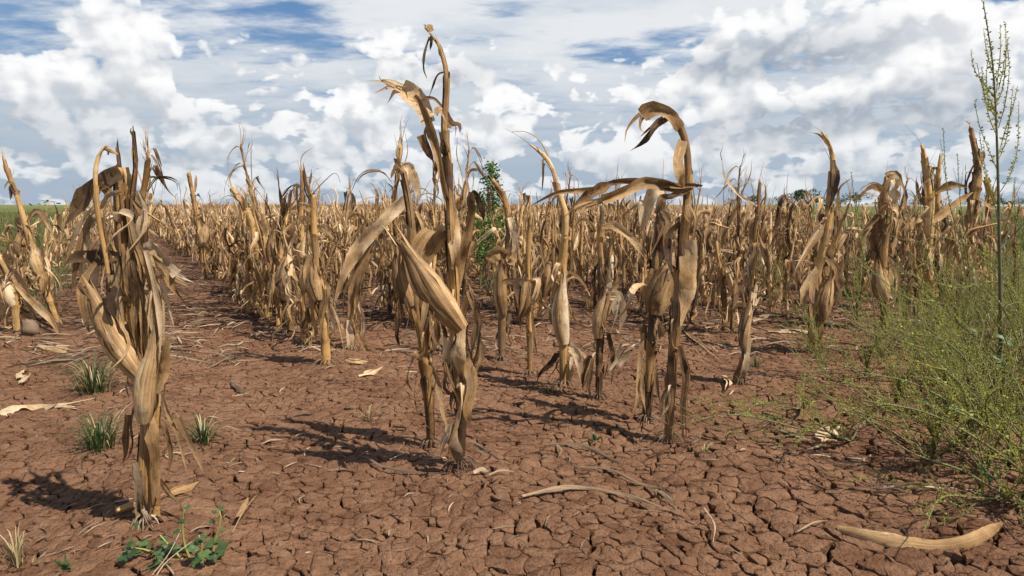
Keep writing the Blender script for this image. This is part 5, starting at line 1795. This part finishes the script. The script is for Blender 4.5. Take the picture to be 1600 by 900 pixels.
ground_leaf([(1480, 770), (1496, 786), (1512, 806)], 5, "short white stem branching from the long one", 'grey', .75)
ground_leaf([(770, 810), (800, 818)], 4, "pale straw on the mud in front of the splayed roots", 'grey', .9) if False else None
ground_leaf([(1200, 420 + 100), (1240, 522), (1300, 526)], 8, "yellow stem lying behind the wispy-tipped plant", 'leaf', .75)
# broken stub by the big plant
g0 = ground_at(205, 802)
mb = MB()
tube(mb, spline([ground_at(182, 806) - g0 + [0, 0, .012], ground_at(205, 800) - g0 + [0, 0, .016], ground_at(232, 788) - g0 + [0, 0, .014]], 8), .0085, 9, .55, ridge=.05)
tag(put('broken_stalk', mb.mesh('broken_stalk', M['stalk']), None, tuple(g0)), "short broken piece of stalk lying against the big shaggy plant's foot", 'stalk')
# earth lump at the left edge
g0 = ground_at(48, 524)
mb = MB()
u, v = np.meshgrid(np.linspace(0, 2 * math.pi, 15)[:-1], np.linspace(0.02, math.pi * .9, 9))
S_ = np.stack([np.sin(v) * np.cos(u), np.sin(v) * np.sin(u), np.cos(v)], -1)
rr = 1 + vnoise(S_[..., 0] * 2 + 5, S_[..., 1] * 2 + S_[..., 2] * 3, 71) * .5
mb.grid(S_ * rr[..., None] * np.array([.050, .045, .055]) + [0, 0, .035], np.zeros(S_.shape[:2] + (2,)), .4, True)
tag(put('earth_clod', mb.mesh('earth_clod', M['grey']), None, tuple(g0)), "rounded grey-brown lump of earth under the collapsed plant's leaves", 'clod')

# straw and leaf litter nobody could count
mb = MB()


def litter(n, y0, y1, fx, w0, w1, l0, l1, keep, up=.02):
    xs, ys = scatter(n, y0, y1, fx, keep)
    for x, y in zip(xs, ys):
        a = uni(0, 6.28)
        L = uni(l0, l1)
        o_ = np.array([math.cos(a), math.sin(a), 0]) * L * .5
        s = np.array([-o_[1], o_[0], 0]) * uni(-.35, .35)
        P = np.array([[x, y, 0] - o_, [x, y, 0] + s + [0, 0, uni(0, up)], [x, y, 0] + o_])
        P = spline(P, 5)
        P[:, 2] += gz(P[:, 0], P[:, 1]) + .004
        ribbon(mb, P, uni(w0, w1) * np.array([.5, 1, 1, .8, .2]), None if rng.random() < .5 else np.array([0, 0, 1.0]), .4, 0, 0, uni(-1.5, 1.5), 3, uni(.0, .85))


rowd = lambda x, y: np.clip(.25 + np.exp(-((np.mod(row_t(x, y) - .04 + ROW_GAP / 2, ROW_GAP) - ROW_GAP / 2) / .17) ** 2), 0, 1) * np.clip((row_t(x, y) + 1.3) * 2, 0, 1) * np.clip((.38 * y + 1.6 - x), 0, 1)
litter(4200, 3.4, 9.5, lambda y: (-.80 * y - .2, np.minimum(.80 * y, .40 * y + 2.0)), .0015, .0065, .04, .20, rowd)
litter(260, 3.2, 5.2, lambda y: (-.62 * y - .4, -.40 * y), .002, .006, .05, .28, lambda x, y: .9 + 0 * x)
litter(1700, 1.9, 3.6, lambda y: (-.62 * y, .55 * y), .0012, .0045, .015, .09, lambda x, y: np.clip(.25 + .9 * vnoise(x * 2, y * 2, 66), .05, 1), .006)
litter(700, 1.4, 2.2, lambda y: (-.74 * y, .72 * y), .0008, .0026, .012, .06, lambda x, y: np.clip(.3 + .9 * vnoise(x * 2, y * 2, 67), .05, 1), .004)
tag(put("corn_litter", mb.mesh("corn_litter", M['grey'])), "trodden straw and leaf litter strewn between the rows", kind='stuff')

# loose crumbs of soil lying on the crust
mb = MB()
xs, ys = scatter(5200, 1.35, 3.6, lambda y: (-.76 * y, .76 * y), lambda x, y: np.clip(.35 + 1.3 * vnoise(x * 3, y * 3, 91) + .25 * (x > .2), .04, 1))
sz = rng.uniform(.0012, .0030, len(xs)) * np.where(rng.random(len(xs)) < .06, 2.4, 1)
oct_ = np.array([[1, 0, 0], [0, 1, 0], [-1, 0, 0], [0, -1, 0], [0, 0, 1], [0, 0, -1]], float)
V = oct_[None] * rng.uniform(.55, 1.3, (len(xs), 6, 1)) * sz[:, None, None] + np.stack([xs, ys, gz(xs, ys) + .0015], 1)[:, None]
b0 = mb.verts(V.reshape(-1, 3), None, np.repeat(rng.uniform(0, 1, len(xs)), 6)) + np.arange(len(xs)) * 6
for a_, b_ in ((0, 1), (1, 2), (2, 3), (3, 0)):
    mb.T.append(np.stack([b0 + a_, b0 + b_, b0 + 4], 1))
    mb.T.append(np.stack([b0 + b_, b0 + a_, b0 + 5], 1))
tag(put("soil_crumbs", mb.mesh("soil_crumbs", M['mud'], smooth=False)), "loose crumbs of red-brown soil on the cracked mud", kind='stuff')

# ---------------------------------------------------------------- far off: road, hedge and trees
mb = MB()
xs = np.linspace(150, 900, 40)
ys = 330 + (xs - 150) * .10
prof = [(-5, 0), (-3.2, .9), (3.2, .9), (5, 0)]
mb.grid(np.stack([np.stack([xs, ys + a, np.full(40, b_)], 1) for a, b_ in prof], 1), np.zeros((40, 4, 2)), .5)
m_, N = new_mat('road')
finish(N, N.mix(N.noise(None, 3.0, 3), (0.17, 0.167, 0.163), (0.23, 0.224, 0.216)), .9)
tag(put("road", mb.mesh("road", m_)), kind='structure')


def tree(px, Y, hpx, wpx, label, n=420, group="trees on the far edge of the field"):
    m = Y / FOC
    H, Wd = hpx * m, wpx * m
    c = at(px, 320, Y)
    c[2] = 0
    pl = Plant()
    tr = MB()
    th = H * .32
    tube(tr, spline([[0, 0, -.2], [H * .01, 0, th * .5], [0, 0, H * .6]], 7), np.linspace(H * .035, H * .012, 7), 6, .5)
    pl.add('trunk', tr, 'bark')
    for _ in range(3):
        a = uni(0, 6.28)
        lb_ = MB()
        tube(lb_, spline([[0, 0, th], [math.cos(a) * Wd * .14, math.sin(a) * Wd * .14, H * .52], [math.cos(a) * Wd * .3, math.sin(a) * Wd * .3, H * .72]], 5), np.linspace(H * .016, H * .006, 5), 5, .5)
        pl.add('limb', lb_, 'bark')
    cr = MB()
    lob = [(rng.normal(0, .26) * Wd, rng.normal(0, .26) * Wd, H * uni(.42, .80), uni(.20, .34) * Wd) for _ in range(9)]
    for i in range(n):
        lx, ly, lz, lr = lob[int(rng.integers(9))]
        d = unit(rng.normal(0, 1, 3)) * lr * uni(.55, 1.05)
        p = np.array([lx, ly, min(lz + d[2] * .62, H * 1.02)]) + [d[0], d[1], 0]
        s = H * uni(.035, .08)
        e1 = unit(rng.normal(0, 1, 3)); e2 = unit(np.cross(e1, rng.normal(0, 1, 3)))
        b0 = cr.verts(np.array([p - e1 * s, p + e2 * s * .6, p + e1 * s, p - e2 * s * .6]), None, uni(0, 1))
        cr.Q.append(np.array([[b0, b0 + 1, b0 + 2, b0 + 3]]))
    pl.add('crown', cr, 'tree')
    o = pl.link('tree', label, 'tree', tuple(c), group)
    for ch in o.children:
        if ch.name.startswith('crown'):
            ch['kind'] = 'stuff'


tree(1249, 290, 30, 34, "largest round dark tree on the skyline", 700)
tree(1222, 300, 16, 22, "small tree touching the largest one's left")
tree(1178, 310, 20, 20, "round tree standing left of the largest, over the crop")
tree(1140, 320, 13, 22, "leftmost low tree on the skyline over the crop")
tree(1276, 300, 18, 24, "low tree just right of the largest one")
tree(1292, 310, 14, 18, "tiny tree seen behind the wispy-tipped plant")
tree(1338, 300, 22, 30, "tree seen through the weeds right of the wispy tip")
tree(1312, 330, 15, 26, "small tree between the wispy tip and curled leaf")
tree(1555, 340, 14, 26, "small tree directly behind the tall weed's stem")
tree(1520, 380, 13, 22, "small tree behind the tall dark plant")
tree(1596, 380, 12, 30, "low tree at the frame's right edge")
tree(1436, 400, 11, 26, "low tree behind the dark twisted plant")
mb = MB()
for i in range(1500):
    x = uni(380, 2600) if i < 1100 else uni(-1500, -430)
    y = 760 + uni(-20, 60) if i < 1100 else 700 + uni(-10, 50)
    p = np.array([x, y, uni(0, 5.2) * (.5 + .8 * (vnoise(np.array([x * .02]), np.array([1.0]), 81)[0] + .5))])
    e1, e2 = rng.normal(0, 2.2, 3), rng.normal(0, 2.0, 3)
    e1[2] *= .4
    b0 = mb.verts(np.array([p - e1, p + e2 * .6, p + e1, p - e2 * .6]), None, uni(0, 1))
    mb.Q.append(np.array([[b0, b0 + 1, b0 + 2, b0 + 3]]))
tag(put("treeline", mb.mesh("treeline", M['tree'])), "thin dark line of far-off trees along the horizon", kind='stuff')
